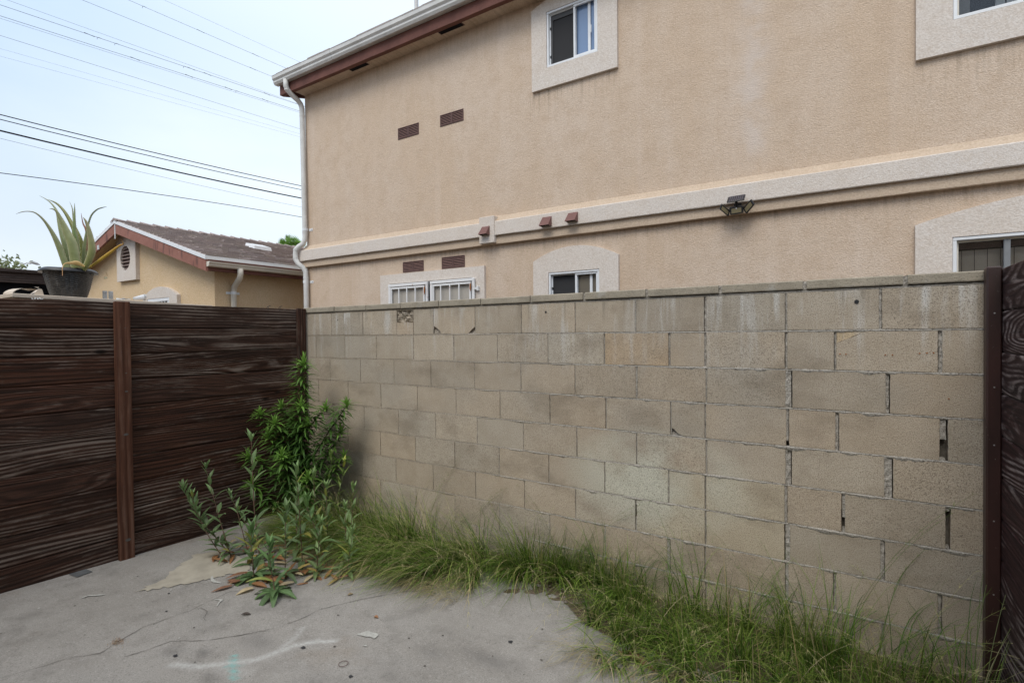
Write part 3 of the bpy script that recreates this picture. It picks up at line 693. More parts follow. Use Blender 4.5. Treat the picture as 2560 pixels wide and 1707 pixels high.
# knots and screws on the post
for z, r in ((.865, .016), (.115, .018), (1.30, .006), (1.62, .005), (1.17, .010)):
    k = 12; X = fx(1.63)+.0375; V = [(X, 1.626+(.004 if z < 1 else .012)+r*math.cos(2*PI*i/k), z+r*.55*math.sin(2*PI*i/k)) for i in range(k)]; mesh('knot', V, [tuple(range(k))], M_CRACK, lf)
for z in (1.70, .5, 1.45, .30):
    k = 8; X = fx(1.63)+.0378; V = [(X, 1.612+.0035*math.cos(2*PI*i/k), z+.0035*math.sin(2*PI*i/k)) for i in range(k)]; mesh('screw', V, [tuple(range(k))], M_VENT, lf)
for (y, l) in ((2.72, .04), (2.83, .045)):   # black cable ties on the top board
    g = G(); X = fx(y); g.tube([(X+.004, y, 1.775), (X+.006, y+.004, 1.806), (X-.01, y+.006, 1.812), (X-.03, y+.006, 1.80)], .0016, 6); g.tube([(X-.005, y+.004, 1.811), (X+.006, y+.016, 1.822), (X+.010, y+.022, 1.818)], .002, 6); g.mk('cable_tie', M_BLACK, lf)

# ================================================================== RIGHT FENCE
rfn = thing('wooden_fence', 'dark plank fence with pale raised grain and brown steel post at right', 'fence', (.55, 2.6, 0))
RS = [1.815, 1.630, 1.451, 1.273, 1.092, .912, .732, .552, .372, .192, -.06]
for k in range(10):
    fence_board(-3.1, 3.086, RS[k+1]+.002, RS[k]-.002, rfn, M_WOOD2, X=lambda y: .556, sgn=-1, off=rf.uniform(-.002, .002), sd=k*1.7+40)  # boards lengthened unseen behind the camera to shade the right side
g = G(); g.bev(.5045, .5555, 3.022, 3.085, -.1, 1.822, .006); g.mk('post', M_SPOST, rfn)
g = G(); g.bev(.58, .64, .42, .48, -.1, 1.79, .006); g.mk('post', M_SPOST, rfn)
for z in (1.62, 1.30, 1.05, .72, .40):
    k = 8; V = [(.530+.0032*math.cos(2*PI*i/k), 3.0212, z+.0032*math.sin(2*PI*i/k)) for i in range(k)]; mesh('screw', V, [tuple(range(k))], M_SCREWS, rfn)

# ================================================================== HOUSE
HY = 5.0
house = thing('stucco_house', 'two storey tan stucco house with pale belt course and white gutter', 'house', (-2.0, HY, 0))
HX0, HX1, HZ1 = -6.88, 6.0, 5.16
def walls(xs, zs, holes, y):
    g = G()
    for x0, x1 in zip(xs[:-1], xs[1:]):
        for z0, z1 in zip(zs[:-1], zs[1:]):
            cx, cz = (x0+x1)/2, (z0+z1)/2
            if any(h[0] < cx < h[1] and h[2] < cz < h[3] for h in holes): continue
            g.add([(x0, y, z0), (x1, y, z0), (x1, y, z1), (x0, y, z1)], [(0, 1, 2, 3)])
    return g
H_UP1 = (-2.72, -2.13, 4.395, 4.985); H_UP2 = (.640, 2.2, 3.795, 4.985)
H_LO1 = (-2.72, -2.13, 1.25, 2.205); H_LO2 = (.640, 2.2, 1.05, 2.225); H_DB = (-5.12, -3.74, 1.2, 2.225)
holes = [H_UP1, H_UP2, H_LO1, H_LO2, H_DB]
xs = sorted({HX0, HX1}|{h[0] for h in holes}|{h[1] for h in holes}); zs = sorted({-.16, HZ1}|{h[2] for h in holes}|{h[3] for h in holes})
g = walls(xs, zs, holes, HY)
g.add([(HX0, HY, -.16), (HX0, HY, HZ1), (HX0, 14, HZ1+.0), (HX0, 14, -.16)], [(0, 1, 2, 3)])
g.add([(HX1, HY, -.16), (HX1, 14, -.16), (HX1, 14, HZ1), (HX1, HY, HZ1)], [(0, 1, 2, 3)])
g.add([(HX0, 14, -.16), (HX0, 14, HZ1), (HX1, 14, HZ1), (HX1, 14, -.16)], [(0, 1, 2, 3)])
g.mk('wall', M_WALL, house)
def surround(x0, x1, zb, zs_, crown, hole, name='window_surround', pr=.035, chamf=0, wob=0.0):
    # stucco surround proud of the wall, arched top (zs_ spring, crown), with reveal of the opening
    g = G(); n = 40; X = [x0+(x1-x0)*i/n for i in range(n+1)]; X = sorted(set([round(x, 5) for x in X]+[hole[0], hole[1]]))
    def top(x):
        t = (x-x0)/(x1-x0)*2-1; return zs_+(crown-zs_)*(1-t*t)
    y = HY-pr
    for a, b in zip(X[:-1], X[1:]):
        m = (a+b)/2
        segs = [(zb, None)] if not (hole[0] < m < hole[1]) else [(zb, hole[2]), (hole[3], None)]
        for lo, hi in segs:
            if hi is not None and hi <= lo: continue
            ta, tb = (top(a), top(b)) if hi is None else (hi, hi)
            g.add([(a, y, lo), (b, y, lo), (b, y, tb), (a, y, ta)], [(0, 1, 2, 3)])
        g.add([(a, y, top(a)), (b, y, top(b)), (b, HY+.001, top(b)), (a, HY+.001, top(a))], [(0, 1, 2, 3)])
    g.add([(x0, y, zb), (x1, y, zb), (x1, HY+.001, zb), (x0, HY+.001, zb)], [(0, 3, 2, 1)])
    g.add([(x0, y, zb), (x0, y, top(x0)), (x0, HY+.001, top(x0)), (x0, HY+.001, zb)], [(0, 1, 2, 3)])
    g.add([(x1, y, zb), (x1, y, top(x1)), (x1, HY+.001, top(x1)), (x1, HY+.001, zb)], [(0, 3, 2, 1)])
    hx0, hx1, hz0, hz1 = hole; d = HY+.10
    for q in ([(hx0, y, hz0), (hx0, y, hz1), (hx0, d, hz1), (hx0, d, hz0)], [(hx1, y, hz0), (hx1, d, hz0), (hx1, d, hz1), (hx1, y, hz1)], [(hx0, y, hz1), (hx1, y, hz1), (hx1, d, hz1), (hx0, d, hz1)], [(hx0, y, hz0), (hx0, d, hz0), (hx1, d, hz0), (hx1, y, hz0)]):
        g.add(q, [(0, 1, 2, 3)])
    return g.mk(name, M_TRIM, house)
surround(-2.903, -1.922, 4.182, 5.05, 5.158, H_UP1)
surround(.427, 2.41, 3.568, 5.05, 5.158, H_UP2)
surround(-2.908, -1.925, 1.0, 2.335, 2.468, H_LO1)
surround(.424, 2.41, .8, 2.338, 2.50, H_LO2)
surround(-5.288, -3.568, 1.0, 2.350, 2.351, H_DB)
def frame(h, wdt, y0, y1, mat, parent, name='frame'):
    g = G(); x0, x1, z0, z1 = h
    g.bev(x0, x1, y0, y1, z1-wdt, z1, .003); g.bev(x0, x1, y0, y1, z0, z0+wdt, .003)
    g.bev(x0, x0+wdt, y0+.002, y1-.002, z0+wdt-.002, z1-wdt+.002, .003); g.bev(x1-wdt, x1, y0+.002, y1-.002, z0+wdt-.002, z1-wdt+.002, .003)
    return g.mk(name, mat, parent)
def slider(h, xm, left, right, fw=.022, mw=.045, sash=True):
    x0, x1, z0, z1 = h; y = HY-.030
    win = frame((x0+.002, x1-.002, z0+.002, z1-.002), fw, y, y+.075, M_WHITE, house, 'window')
    frame((x0+fw+.001, xm+.0, z0+fw, z1-fw), .012, y+.03, y+.05, M_WHITE, win, 'sash')
    frame((xm-mw/2, x1-fw, z0+fw, z1-fw), .022, y+.010, y+.028, M_WHITE, win, 'sash')
    if sash:
        g = G(); g.bev(x1-fw-.105, x1-fw-.075, y+.042, y+.058, z0+fw, z1-fw, .003); g.mk('meeting_rail', M_WHITE, win)
    g = G(); g.box(x0+fw, xm, y+.052, y+.056, z0+fw, z1-fw); g.mk('screen' if left is M_SCREEN else 'pane', left, win)
    g = G(); g.box(xm, x1-fw, y+.060, y+.064, z0+fw, z1-fw); g.mk('pane', right, win)
    g = G(); g.box(x0-.02, x1+.02, HY+.30, HY+.31, z0-.02, z1+.02); g.mk('interior', M_ROOM, win)
    return win
w1 = slider(H_UP1, -2.385, M_SCREEN, M_GL_SKYREFL)
g = G(); g.bev(-2.215, -2.205, HY-.022, HY-.006, 4.62, 4.70, .003); g.mk('latch', M_WHITE, w1)
g = G(); g.bev(-2.694, -2.68, HY+.0, HY+.02, 4.50, 4.53, .003); g.mk('clip', M_BLACK, w1); g = G(); g.bev(-2.694, -2.68, HY+.0, HY+.02, 4.80, 4.83, .003); g.mk('clip', M_BLACK, w1)
# dark grey frame strips along the left and top of the upper screen
g = G(); g.box(-2.69, -2.665, HY+.012, HY+.018, 4.42, 4.96); g.box(-2.665, -2.42, HY+.012, HY+.018, 4.90, 4.96); g.mk('screen_frame', m_plain('dark grey frame', (.07, .07, .072), .6, .3), w1)
w2 = slider(H_LO1, -2.388, M_SCREEN, M_GL_TAN)
g = G(); g.bev(-2.695, -2.683, HY-.001, HY+.018, 2.02, 2.05, .003); g.mk('clip', M_BLACK, w2)
g = G(); g.bev(-2.455, -2.43, HY+.0225, HY+.025, 1.3, 2.17, .001); g.mk('rail', m_plain('grey rail', (.22, .21, .20), .6, .3), w2)
# big windows at right
def bigwin(h, xm, blind):
    x0, x1, z0, z1 = h; y = HY-.030
    win = frame((x0+.002, x1-.002, z0+.002, z1-.002), .024, y, y+.08, M_WHITE, house, 'window')
    frame((x0+.026, x1-.026, z0+.026, z1-.026), .014, y+.035, y+.06, M_GUT2, win, 'inner_frame')
    g = G(); g.bev(xm-.018, xm+.018, y+.025, y+.05, z0+.04, z1-.04, .003); g.mk('mullion', m_plain('grey mullion', (.20, .21, .22), .5, .4), win)
    g = G(); g.box(x0+.03, x1-.03, y+.062, y+.066, z0+.03, z1-.03); g.mk('pane', M_GLT, win)
    return win
def m_glt():
    N = NT('clear window glass'); t = N.n('ShaderNodeBsdfTransparent'); t.inputs[0].default_value = (.92, .93, .93, 1)
    gl = N.n('ShaderNodeBsdfGlossy'); gl.inputs['Roughness'].default_value = .03; fr = N.n('ShaderNodeFresnel'); fr.inputs[0].default_value = 1.5
    ms = N.n('ShaderNodeMixShader'); N.l(fr.outputs[0], ms.inputs[0]); N.l(t.outputs[0], ms.inputs[1]); N.l(gl.outputs[0], ms.inputs[2]); N.l(ms.outputs[0], N.out.inputs[0]); return N.m
M_GLT = m_glt()
w3 = bigwin(H_LO2, .942, True)
M_BLIND = m_plain('tan vertical blind', (.55, .48, .40), .8, .2, 0, .08, 8)
g = G()
for i in range(22): x = .64+i*.072; g.add([(x, HY+.10, 1.1), (x+.070, HY+.108, 1.1), (x+.070, HY+.108, 2.135), (x, HY+.10, 2.135)], [(0, 1, 2, 3)])
g.mk('blind', M_BLIND, w3)
g = G(); g.box(.64, 2.2, HY+.09, HY+.125, 2.148, 2.19); g.mk('blind_track', M_VENT, w3)
G().box(.62, 2.22, HY+.35, HY+.36, 1, 2.25).mk('interior', M_ROOM, w3)
w4 = bigwin(H_UP2, 1.5, False)
G().box(.62, 2.22, HY+.6, HY+.61, 3.7, 5.0).mk('interior', M_DARK, w4)
g = G(); g.box(.69, .75, HY+.08, HY+.10, 3.8, 4.95); g.mk('curtain', m_plain('grey curtain', (.26, .25, .23), .9, .1), w4)
g = G(); g.box(.885, .935, HY+.05, HY+.07, 3.83, 4.95); g.box(.95, 1.45, HY+.075, HY+.08, 3.83, 4.95); g.mk('inner_sash', m_plain('pale sash', (.42, .44, .45), .6, .3), w4)
# barred double window
def grille(x0, x1, bars, rustx):
    h = (x0, x1, 1.22, 2.214); fr = frame(h, .034, HY-.075, HY-.045, M_RUSTW, house, 'window_grille')
    frame((x0+.046, x1-.046, 1.25, 2.168), .022, HY-.082, HY-.06, M_RUSTW, fr, 'gate_frame')
    for b in bars: g = G(); g.bev(b-.0075, b+.0075, HY-.100, HY-.088, 1.26, 2.16, .002); g.mk('bar', M_RUSTW, fr)
    g = G(); g.box(x0+.03, x1-.03, HY-.042, HY-.038, 1.25, 2.18); g.mk('mesh_screen', M_MESH, fr)
    g = G(); g.tube([(rustx, HY-.092, 2.08), (rustx, HY-.092, 2.14)], .010, 8); g.tube([(rustx, HY-.09, 2.06), (rustx, HY-.09, 2.155)], .005, 6); g.mk('hinge', M_RUST, fr)
    return fr
grille(-5.10, -4.415, [-4.885, -4.745, -4.60], -4.447)
g2 = grille(-4.375, -3.69, [-4.181, -4.038, -3.897], -3.73)
g = G(); g.bev(-3.69, -3.645, HY-.07, HY-.05, 2.075, 2.10, .003); g.bev(-3.655, -3.635, HY-.075, HY-.035, 2.06, 2.115, .003); g.mk('bracket', M_RUSTW, g2)
G().box(-5.14, -3.72, HY+.05, HY+.06, 1.2, 2.23).mk('interior', M_ROOM, house)
# belt course
def profile_x(g, prof, x0, x1, n=120, wob=.0025, sd=0, capl=True):
    m = len(prof); V = []
    for i in range(n+1):
        x = x0+(x1-x0)*i/n
        for k, (y, z) in enumerate(prof): V.append((x, y+wob*.6*nn(x*3, k, sd), z+wob*nn(x*2.3, k*3, sd+4)))
    g.add(V, [(i*m+k, i*m+(k+1) % m, (i+1)*m+(k+1) % m, (i+1)*m+k) for i in range(n) for k in range(m)]+[tuple(range(m)), tuple(n*m+k for k in range(m))[::-1]])
g = G(); profile_x(g, [(HY+.02, 2.672), (HY-.084, 2.672), (HY-.088, 2.678), (HY-.088, 2.826), (HY-.080, 2.834), (HY+.02, 2.834)], HX0-.07, HX1); g.mk('belt_course', M_TRIM, house)
g = G(); profile_x(g, [(HY+.02, 2.580), (HY-.052, 2.580), (HY-.054, 2.585), (HY-.054, 2.671), (HY+.02, 2.671)], HX0-.036, HX1, sd=3); g.mk('belt_underband', M_SUB, house)
g = G(); profile_x(g, [(HY+.02, 2.835), (HY-.070, 2.8345), (HY-.030, 2.872), (HY-.006, 2.905), (HY+.02, 2.925)], HX0-.03, HX1, sd=6); g.mk('belt_top_slope', M_SUB, house)
g = G(); g.bev(-3.588, -3.378, HY-.100, HY+.0, 2.592, 2.895, .004); g.mk('belt_pad', M_TRIM, house)
# vent hoods
for (x0, x1, zt, zb) in ((-3.552, -3.438, 2.782, 2.680), (-2.762, -2.643, 2.792, 2.688), (-2.455, -2.337, 2.797, 2.698)):
    y = HY-.100 if x0 < -3 else HY-.088; g = G(); w_ = .012
    V = [(x0+w_, y-.008, zt), (x1, y-.008, zt), (x1-.004, y-.075, zb+.006), (x0, y-.075, zb+.006), (x0+w_, y+.002, zt+.002), (x1, y+.002, zt+.002), (x1, y+.002, zb), (x0+.004, y+.002, zb)]
    g.add(V, [(0, 1, 2, 3), (4, 5, 1, 0), (1, 5, 6, 2), (0, 3, 7, 4)]); o = g.mk('vent_hood', M_HOOD, house)
    g = G(); g.add([(x0+.008, y-.068, zb+.012), (x1-.008, y-.068, zb+.012), (x1-.008, y, zb+.012), (x0+.008, y, zb+.012)], [(0, 1, 2, 3)]); g.mk('hood_mouth', M_DARK, o)
M_SLAT = m_plain('brown louvre slat', (.17, .095, .08), .6, .3, 0, .15, 20)
# louvre vents
def louvre(x0, x1, z0, z1, n=6):
    g = G(); y = HY; r = .012; b = .014
    g.bev(x0, x1, y-.008, y+.004, z1-b, z1, .003); g.bev(x0, x1, y-.008, y+.004, z0, z0+b, .003)
    g.bev(x0, x0+b, y-.0075, y+.004, z0+b*.5, z1-b*.5, .003); g.bev(x1-b, x1, y-.0075, y+.004, z0+b*.5, z1-b*.5, .003)
    xm = (x0+x1)/2; g.bev(xm-.013, xm+.013, y-.0078, y+.004, z0+b*.5, z1-b*.5, .002); fr = g.mk('vent', M_VENT, house)
    g = G()
    for i in range(n):
        z = z0+b+(z1-z0-2*b)*(i+.5)/n; hh = (z1-z0-2*b)/n*.27
        g.add([(x0+b, y-.006, z-hh), (x1-b, y-.006, z-hh), (x1-b, y-.0015, z+hh), (x0+b, y-.0015, z+hh)], [(0, 1, 2, 3)])
    g.mk('slat', M_SLAT, fr)
    g = G(); g.add([(x0+.003, y-.001, z0+.003), (x1-.003, y-.001, z0+.003), (x1-.003, y-.001, z1-.003), (x0+.003, y-.001, z1-.003)], [(0, 1, 2, 3)]); g.mk('vent_opening', M_DARK, fr)
for v in ((-4.955, -4.590, 4.100, 4.247), (-4.236, -3.872, 4.110, 4.251), (-4.897, -4.536, 2.364, 2.500), (-4.236, -3.876, 2.362, 2.505)): louvre(*v)
# eaves: soffit, fascia, gutter, roof edge
FY = 4.755
g = G(); g.box(HX0, HX1, FY+.02, HY+.02, HZ1-.003, HZ1+.02); g.mk('soffit', M_WALL, house)
for (a, b) in ((-5.70, -5.36), (-4.12, -3.76), (-2.4, -2.05), (.3, .65)):
    g = G(); g.box(a, b, 4.83, 4.90, HZ1-.0065, HZ1-.002); fr = g.mk('soffit_vent', M_VENT, house)
    g = G(); g.box(a+.012, b-.012, 4.838, 4.892, HZ1-.009, HZ1-.0062); g.mk('vent_opening', M_DARK, fr)
rh = G(); RX0 = -7.13
# roof slab over house
V = [(RX0, FY-.03, 5.395), (HX1+.3, FY-.03, 5.395), (HX1+.3, 9.6, 6.75), (RX0, 9.6, 6.75)]
rh.add(V+[(x, y, z+.03) for x, y, z in V], [(0, 3, 2, 1), (4, 5, 6, 7), (0, 1, 5, 4), (1, 2, 6, 5), (2, 3, 7, 6), (3, 0, 4, 7)])
V = [(RX0, 9.6, 6.75), (HX1+.3, 9.6, 6.75), (HX1+.3, 14.3, 5.39), (RX0, 14.3, 5.39)]
rh.add(V+[(x, y, z+.03) for x, y, z in V], [(0, 3, 2, 1), (4, 5, 6, 7), (0, 1, 5, 4), (1, 2, 6, 5), (2, 3, 7, 6), (3, 0, 4, 7)])
roof = mesh('roof', rh.v, rh.f, M_SHING, house, tint=[(1, 1, 1)]*len(rh.v))
# ragged shingle front edge
g = G(); x = RX0; rr_ = random.Random(4)
while x < HX1:
    l = rr_.uniform(.12, .33); h_ = rr_.uniform(.006, .016); g.box(x, x+l-.004, FY-.055-rr_.uniform(0, .012), FY+.1, 5.425, 5.432+h_, (rr_.uniform(.6, 1),)*3); x += l
g.mk('shingle_edge', M_SHING, roof)
g = G(); profile_x(g, [(FY+.01, 5.40), (FY-.045, 5.40), (FY-.05, 5.408), (FY-.05, 5.424), (FY+.01, 5.424)], RX0, HX1, 60, .001); g.mk('drip_edge', M_GUT, roof)
g = G(); profile_x(g, [(FY, 5.138), (FY, 5.40), (FY+.060, 5.40), (FY+.060, 5.138)], RX0+.0, HX1, 90, .003, 8); g.mk('fascia', M_BROWN, roof)
# rake board at the left end
g = G(); g.add([(RX0, FY+.0605, 5.138), (RX0, 9.6, 6.55), (RX0, 9.6, 6.74), (RX0, FY+.0605, 5.39), (RX0+.035, FY+.0605, 5.138), (RX0+.035, 9.6, 6.55), (RX0+.035, 9.6, 6.74), (RX0+.035, FY+.0605, 5.39)], [(0, 3, 2, 1), (4, 5, 6, 7), (0, 1, 5, 4), (2, 3, 7, 6), (0, 4, 7, 3)]); g.mk('rake_board', M_BROWN, roof)
# gable infill behind the rake
g = G(); g.add([(HX0, HY, HZ1), (HX0, 9.6, 6.60), (HX0, 14, HZ1)], [(0, 1, 2)]); g.mk('gable_wall', M_WALL, house)
# K-style gutter
kp = [(FY-.001, 5.272), (FY-.062, 5.272), (FY-.082, 5.300), (FY-.082, 5.322), (FY-.104, 5.345), (FY-.108, 5.385), (FY-.112, 5.390), (FY-.104, 5.392), (FY-.100, 5.352), (FY-.001, 5.345)]
g = G(); profile_x(g, kp, RX0-.035, HX1, 100, .0015, 2); gut = g.mk('gutter', M_GUT, roof)
g = G(); profile_x(g, [(y-.0015 if y < FY-.01 else y, z-.001 if z < 5.3 else z+.001) for y, z in kp], -5.86, -5.848, 2, 0); g.mk('seam', M_GREYP, roof)
# downspout of the house
def rpipe(g, pts, w=.033, d=.026, n=12, **k): g.tube(pts, w, n, sx=d/w, up=(0, 1, 0), **k)
ds = G(); DX = -6.83
path = [(-6.901, 4.70, 5.29), (-6.903, 4.702, 5.20), (-6.900, 4.725, 5.15), (-6.889, 4.80, 5.09), (-6.882, 4.88, 5.052), (-6.885, 4.93, 5.012), (-6.876, 4.945, 4.95), (-6.850, 4.945, 3.06), (-6.857, 4.942, 2.985), (-6.875, 4.925, 2.93), (-6.92, 4.885, 2.885), (-6.958, 4.862, 2.84), (-6.966, 4.86, 2.77), (-6.962, 4.86, 2.70), (-6.925, 4.87, 2.635), (-6.87, 4.915, 2.575), (-6.847, 4.943, 2.52), (-6.842, 4.945, 2.42), (-6.838, 4.945, -.1)]
ds.tube(path, .037, 12, up=(0, 1, 0)); dso = ds.mk('downspout', M_GUT, house, smooth=True)
for z in (2.42, 3.10, 4.84, 5.15, 2.84, 2.72):
    X = {2.42: -6.842, 3.10: -6.85, 4.84: -6.874, 5.15: -6.902, 2.84: -6.958, 2.72: -6.963}[z]; Y = {5.15: 4.722, 2.84: 4.862, 2.72: 4.86}.get(z, 4.945)
    g = G(); g.tube([(X, Y, z-.012), (X, Y, z+.012)], .0395, 12, up=(0, 1, 0)); g.mk('pipe_collar', M_GUT, dso)
for z in (2.36, 3.14):
    g = G(); g.tube([(-6.847, 4.945, z-.020), (-6.847, 4.945, z+.020)], .0405, 12, up=(0, 1, 0)); g.bev(-6.82, -6.735, HY-.006, HY-.002, z-.018, z+.018, .001); g.mk('strap', M_WHITE, dso)
    g = G(); g.tube([(-6.752, HY-.010, z), (-6.752, HY-.004, z)], .005, 8, up=(0, 0, 1)); g.mk('screw', M_BLACK, dso)
g = G(); g.tube([(-5.99, 6.5, 5.6), (-5.99, 6.5, 7.6)], .033, 14); g.mk('vent_pipe', M_GREYP, roof)

# solar flood light on the belt course
fl = thing('solar_flood_light', 'black solar flood light with three lamp heads on the pale belt course', 'flood light', (-.81, 4.90, 2.62))
def panel_box(c, ux, uz, w, h, d, mat, name, par, b=.003):
    c = Vector(c); ux = Vector(ux).normalized(); uz = Vector(uz).normalized(); n = ux.cross(uz).normalized()
    V = []
    bb = [(-w, -h+b*2), (-w+b*2, -h), (w-b*2, -h), (w, -h+b*2), (w, h-b*2), (w-b*2, h), (-w+b*2, h), (-w, h-b*2)]
    for s, k in ((-1, .92), (-.6, 1), (.6, 1), (1, .92)):
        for (a, e_) in bb: V.append(c+ux*a*k+uz*e_*k+n*s*d)
    Fc = [(j*8+i, j*8+(i+1) % 8, (j+1)*8+(i+1) % 8, (j+1)*8+i) for j in range(3) for i in range(8)]+[tuple(range(8))[::-1], tuple(24+i for i in range(8))]
    return mesh(name, V, Fc, mat, par), n
pv, n_ = panel_box((-.808, 4.83, 2.690), (1, 0, .03), (0, .62, .50), .070, .049, .006, M_BLACK, 'solar_panel', fl)
def m_pv():
    N = NT('solar cells'); sp = N.n('ShaderNodeSeparateXYZ'); N.l(N.geo.outputs['Position'], sp.inputs[0])
    a = N.math('SINE', N.math('MULTIPLY', sp.outputs['X'], 380)); return N.fin(N.mix(N.ramp(a, .93, 1), (.012, .014, .028), (.25, .26, .3)), .15, .6)
c0 = Vector((-.808, 4.83, 2.690)); ux = Vector((1, 0, .03)).normalized(); uz = Vector((0, .62, .50)).normalized(); nn_ = ux.cross(uz); s_ = -1 if nn_.z < 0 else 1
mesh('solar_cells', [c0+ux*a*.062+uz*b*.045+nn_*s_*.0065 for a, b in ((-1, -1), (1, -1), (1, 1), (-1, 1))], [(0, 1, 2, 3)], m_pv(), pv)
g = G(); g.tube([(-.812, 4.86, 2.675), (-.812, 4.88, 2.63)], .012, 10); g.tube([(-.812, 4.88, 2.635), (-.812, 4.93, 2.635)], .010, 8); g.bev(-.845, -.78, 4.925, 4.936, 2.60, 2.668, .003); g.mk('bracket', M_BLACK, fl)
g = G(); g.bev(-.868, -.757, 4.855, 4.91, 2.600, 2.634, .008); g.mk('body', M_BLACK, fl)
M_LENS = m_plain('yellowish lamp lens', (.26, .22, .13), .3, .5, 0, .1, 60)
def head(c, ux, uz, w, h):
    w *= 1.12; h *= 1.18; o, n = panel_box(c, ux, uz, w, h, .016, M_BLACK, 'lamp_head', fl); n = n if n.y < 0 else -n; c = Vector(c); ux = Vector(ux).normalized(); uz = Vector(uz).normalized()
    mesh('lens', [c+ux*a*(w-.013)+uz*b*(h-.011)+n*.0165 for a, b in ((-1, -1), (1, -1), (1, 1), (-1, 1))], [(0, 1, 2, 3)], M_LENS, o)
head((-.810, 4.865, 2.597), (1, 0, .05), (0, -.25, 1), .047, .026)
head((-.908, 4.872, 2.615), (.62, .45, -.62), (.35, -.25, .9), .045, .022)
head((-.713, 4.868, 2.618), (.66, -.35, .60), (-.45, -.25, .85), .045, .024)
g = G(); g.tube([(-.872, 4.885, 2.612), (-.855, 4.885, 2.615)], .013, 10); g.tube([(-.768, 4.885, 2.614), (-.748, 4.882, 2.612)], .012, 10); g.mk('joint', M_BLACK, fl)
g = G(); V = []; Fc = []
for j in range(6):
    for i in range(12): a = 2*PI*i/12; ph = j/5*PI/2; V.append((-.810+.011*math.cos(a)*math.cos(ph), 4.853-.010*math.sin(ph), 2.612+.011*math.sin(a)*math.cos(ph)))
Fc = [(j*12+i, j*12+(i+1) % 12, (j+1)*12+(i+1) % 12, (j+1)*12+i) for j in range(5) for i in range(12)]; g.add(V, Fc); g.mk('motion_sensor', M_WHITE, fl, smooth=True)

# unseen building added behind the camera to shade the small yard
rear = thing('added_shade_house', 'unseen tan stucco house block added behind the viewpoint to shade the yard', 'house', (-2, -3.4, 0))
g = G(); g.box(-9, 7, -9, -3.2, -.16, 4.2); g.mk('wall', M_WALL, rear)  # body of the added unseen shade house
g = G(); g.box(-9.3, 7.3, -9.3, -2.9, 4.2, 4.35); g.mk('roof', M_BROWN, rear)  # top of the added unseen shade house

# ================================================================== GARAGE
gar = thing('garage', 'small yellow stucco garage with brown shingle gable roof behind the fence', 'garage', (-10.45, 4.1, 0))
GX0, GX1, GY0, GY1 = -13.1, -7.8, 4.1, 10.0
RZ, EX, EZ, RY0 = 3.535, -7.55, 2.685, 3.85       # ridge z, right eave x, eave z, rake plane
RX = -10.45; SL = (RZ-EZ)/(EX-RX)
rz_at = lambda x: RZ-SL*abs(x-RX)
gwin = (-9.80, -9.05, 1.2, 2.185)
g = G()
for q in ([(GX0, GY0, -.16), (gwin[0], GY0, -.16), (gwin[0], GY0, 2.5), (GX0, GY0, 2.5)], [(gwin[1], GY0, -.16), (GX1, GY0, -.16), (GX1, GY0, 2.5), (gwin[1], GY0, 2.5)], [(gwin[0], GY0, -.16), (gwin[1], GY0, -.16), (gwin[1], GY0, gwin[2]), (gwin[0], GY0, gwin[2])], [(gwin[0], GY0, gwin[3]), (gwin[1], GY0, gwin[3]), (gwin[1], GY0, 2.5), (gwin[0], GY0, 2.5)],
          [(GX1, GY0, -.16), (GX1, GY1, -.16), (GX1, GY1, 2.62), (GX1, GY0, 2.62)], [(GX0, GY0, -.16), (GX0, GY0, 2.6), (GX0, GY1, 2.6), (GX0, GY1, -.16)], [(GX0, GY1, -.16), (GX0, GY1, 2.6), (GX1, GY1, 2.6), (GX1, GY1, -.16)]): g.add(q, [(0, 1, 2, 3)])
g.add([(GX0, GY0, 2.5), (GX1, GY0, 2.5), (GX1, GY0, rz_at(GX1)-.05), (RX, GY0, RZ-.06), (GX0, GY0, rz_at(GX0)-.05)], [(0, 1, 2, 3, 4)])
g.mk('wall', M_GAR, gar)
# roof
g = G(); rg3 = random.Random(8)
def slope(sign):
    x_e = RX+sign*(EX-RX); n = 23; cn = Vector((sign*SL, 0, 1)).normalized()
    for k in range(n):
        t0, t1 = k/n, (k+1)/n; x0 = x_e+(RX-x_e)*t0; x1 = x_e+(RX-x_e)*(t1+.15/n); y = RY0-.0
        while y < GY1+.25:
            l = rg3.uniform(.10, .28); h_ = rg3.choice([.008, .014, .020]); tv = rg3.uniform(.70, 1.15); y1 = min(y+l, GY1+.25)
            a = Vector((x0, y, rz_at(x0)))+cn*(.012+h_); b = Vector((x0, y1-.004, rz_at(x0)))+cn*(.012+h_); c = Vector((x1, y1-.004, rz_at(x1)))+cn*.004; d = Vector((x1, y, rz_at(x1)))+cn*.004
            a0 = Vector((x0, y, rz_at(x0)))-cn*.004; b0 = Vector((x0, y1-.004, rz_at(x0)))-cn*.004
            g.add([a, b, c, d, a0, b0], [(0, 1, 2, 3), (4, 5, 1, 0), (0, 3, 4)], (tv, tv*rg3.uniform(.94, 1.02), tv*rg3.uniform(.9, 1.02))); y += l
    a = [(x_e, RY0+.005, rz_at(x_e)-.001), (x_e, GY1+.25, rz_at(x_e)-.001), (RX, GY1+.25, RZ-.001), (RX, RY0+.005, RZ-.001)]
    g.add(a, [(0, 1, 2, 3)], (.7, .7, .7)); g.add([(x, y, z-.03) for x, y, z in a], [(0, 1, 2, 3)], (.5, .5, .5))
slope(1); slope(-1)
groof = g.mk('roof', M_SHING, gar)
g = G(); y = RY0-.02; k = 0
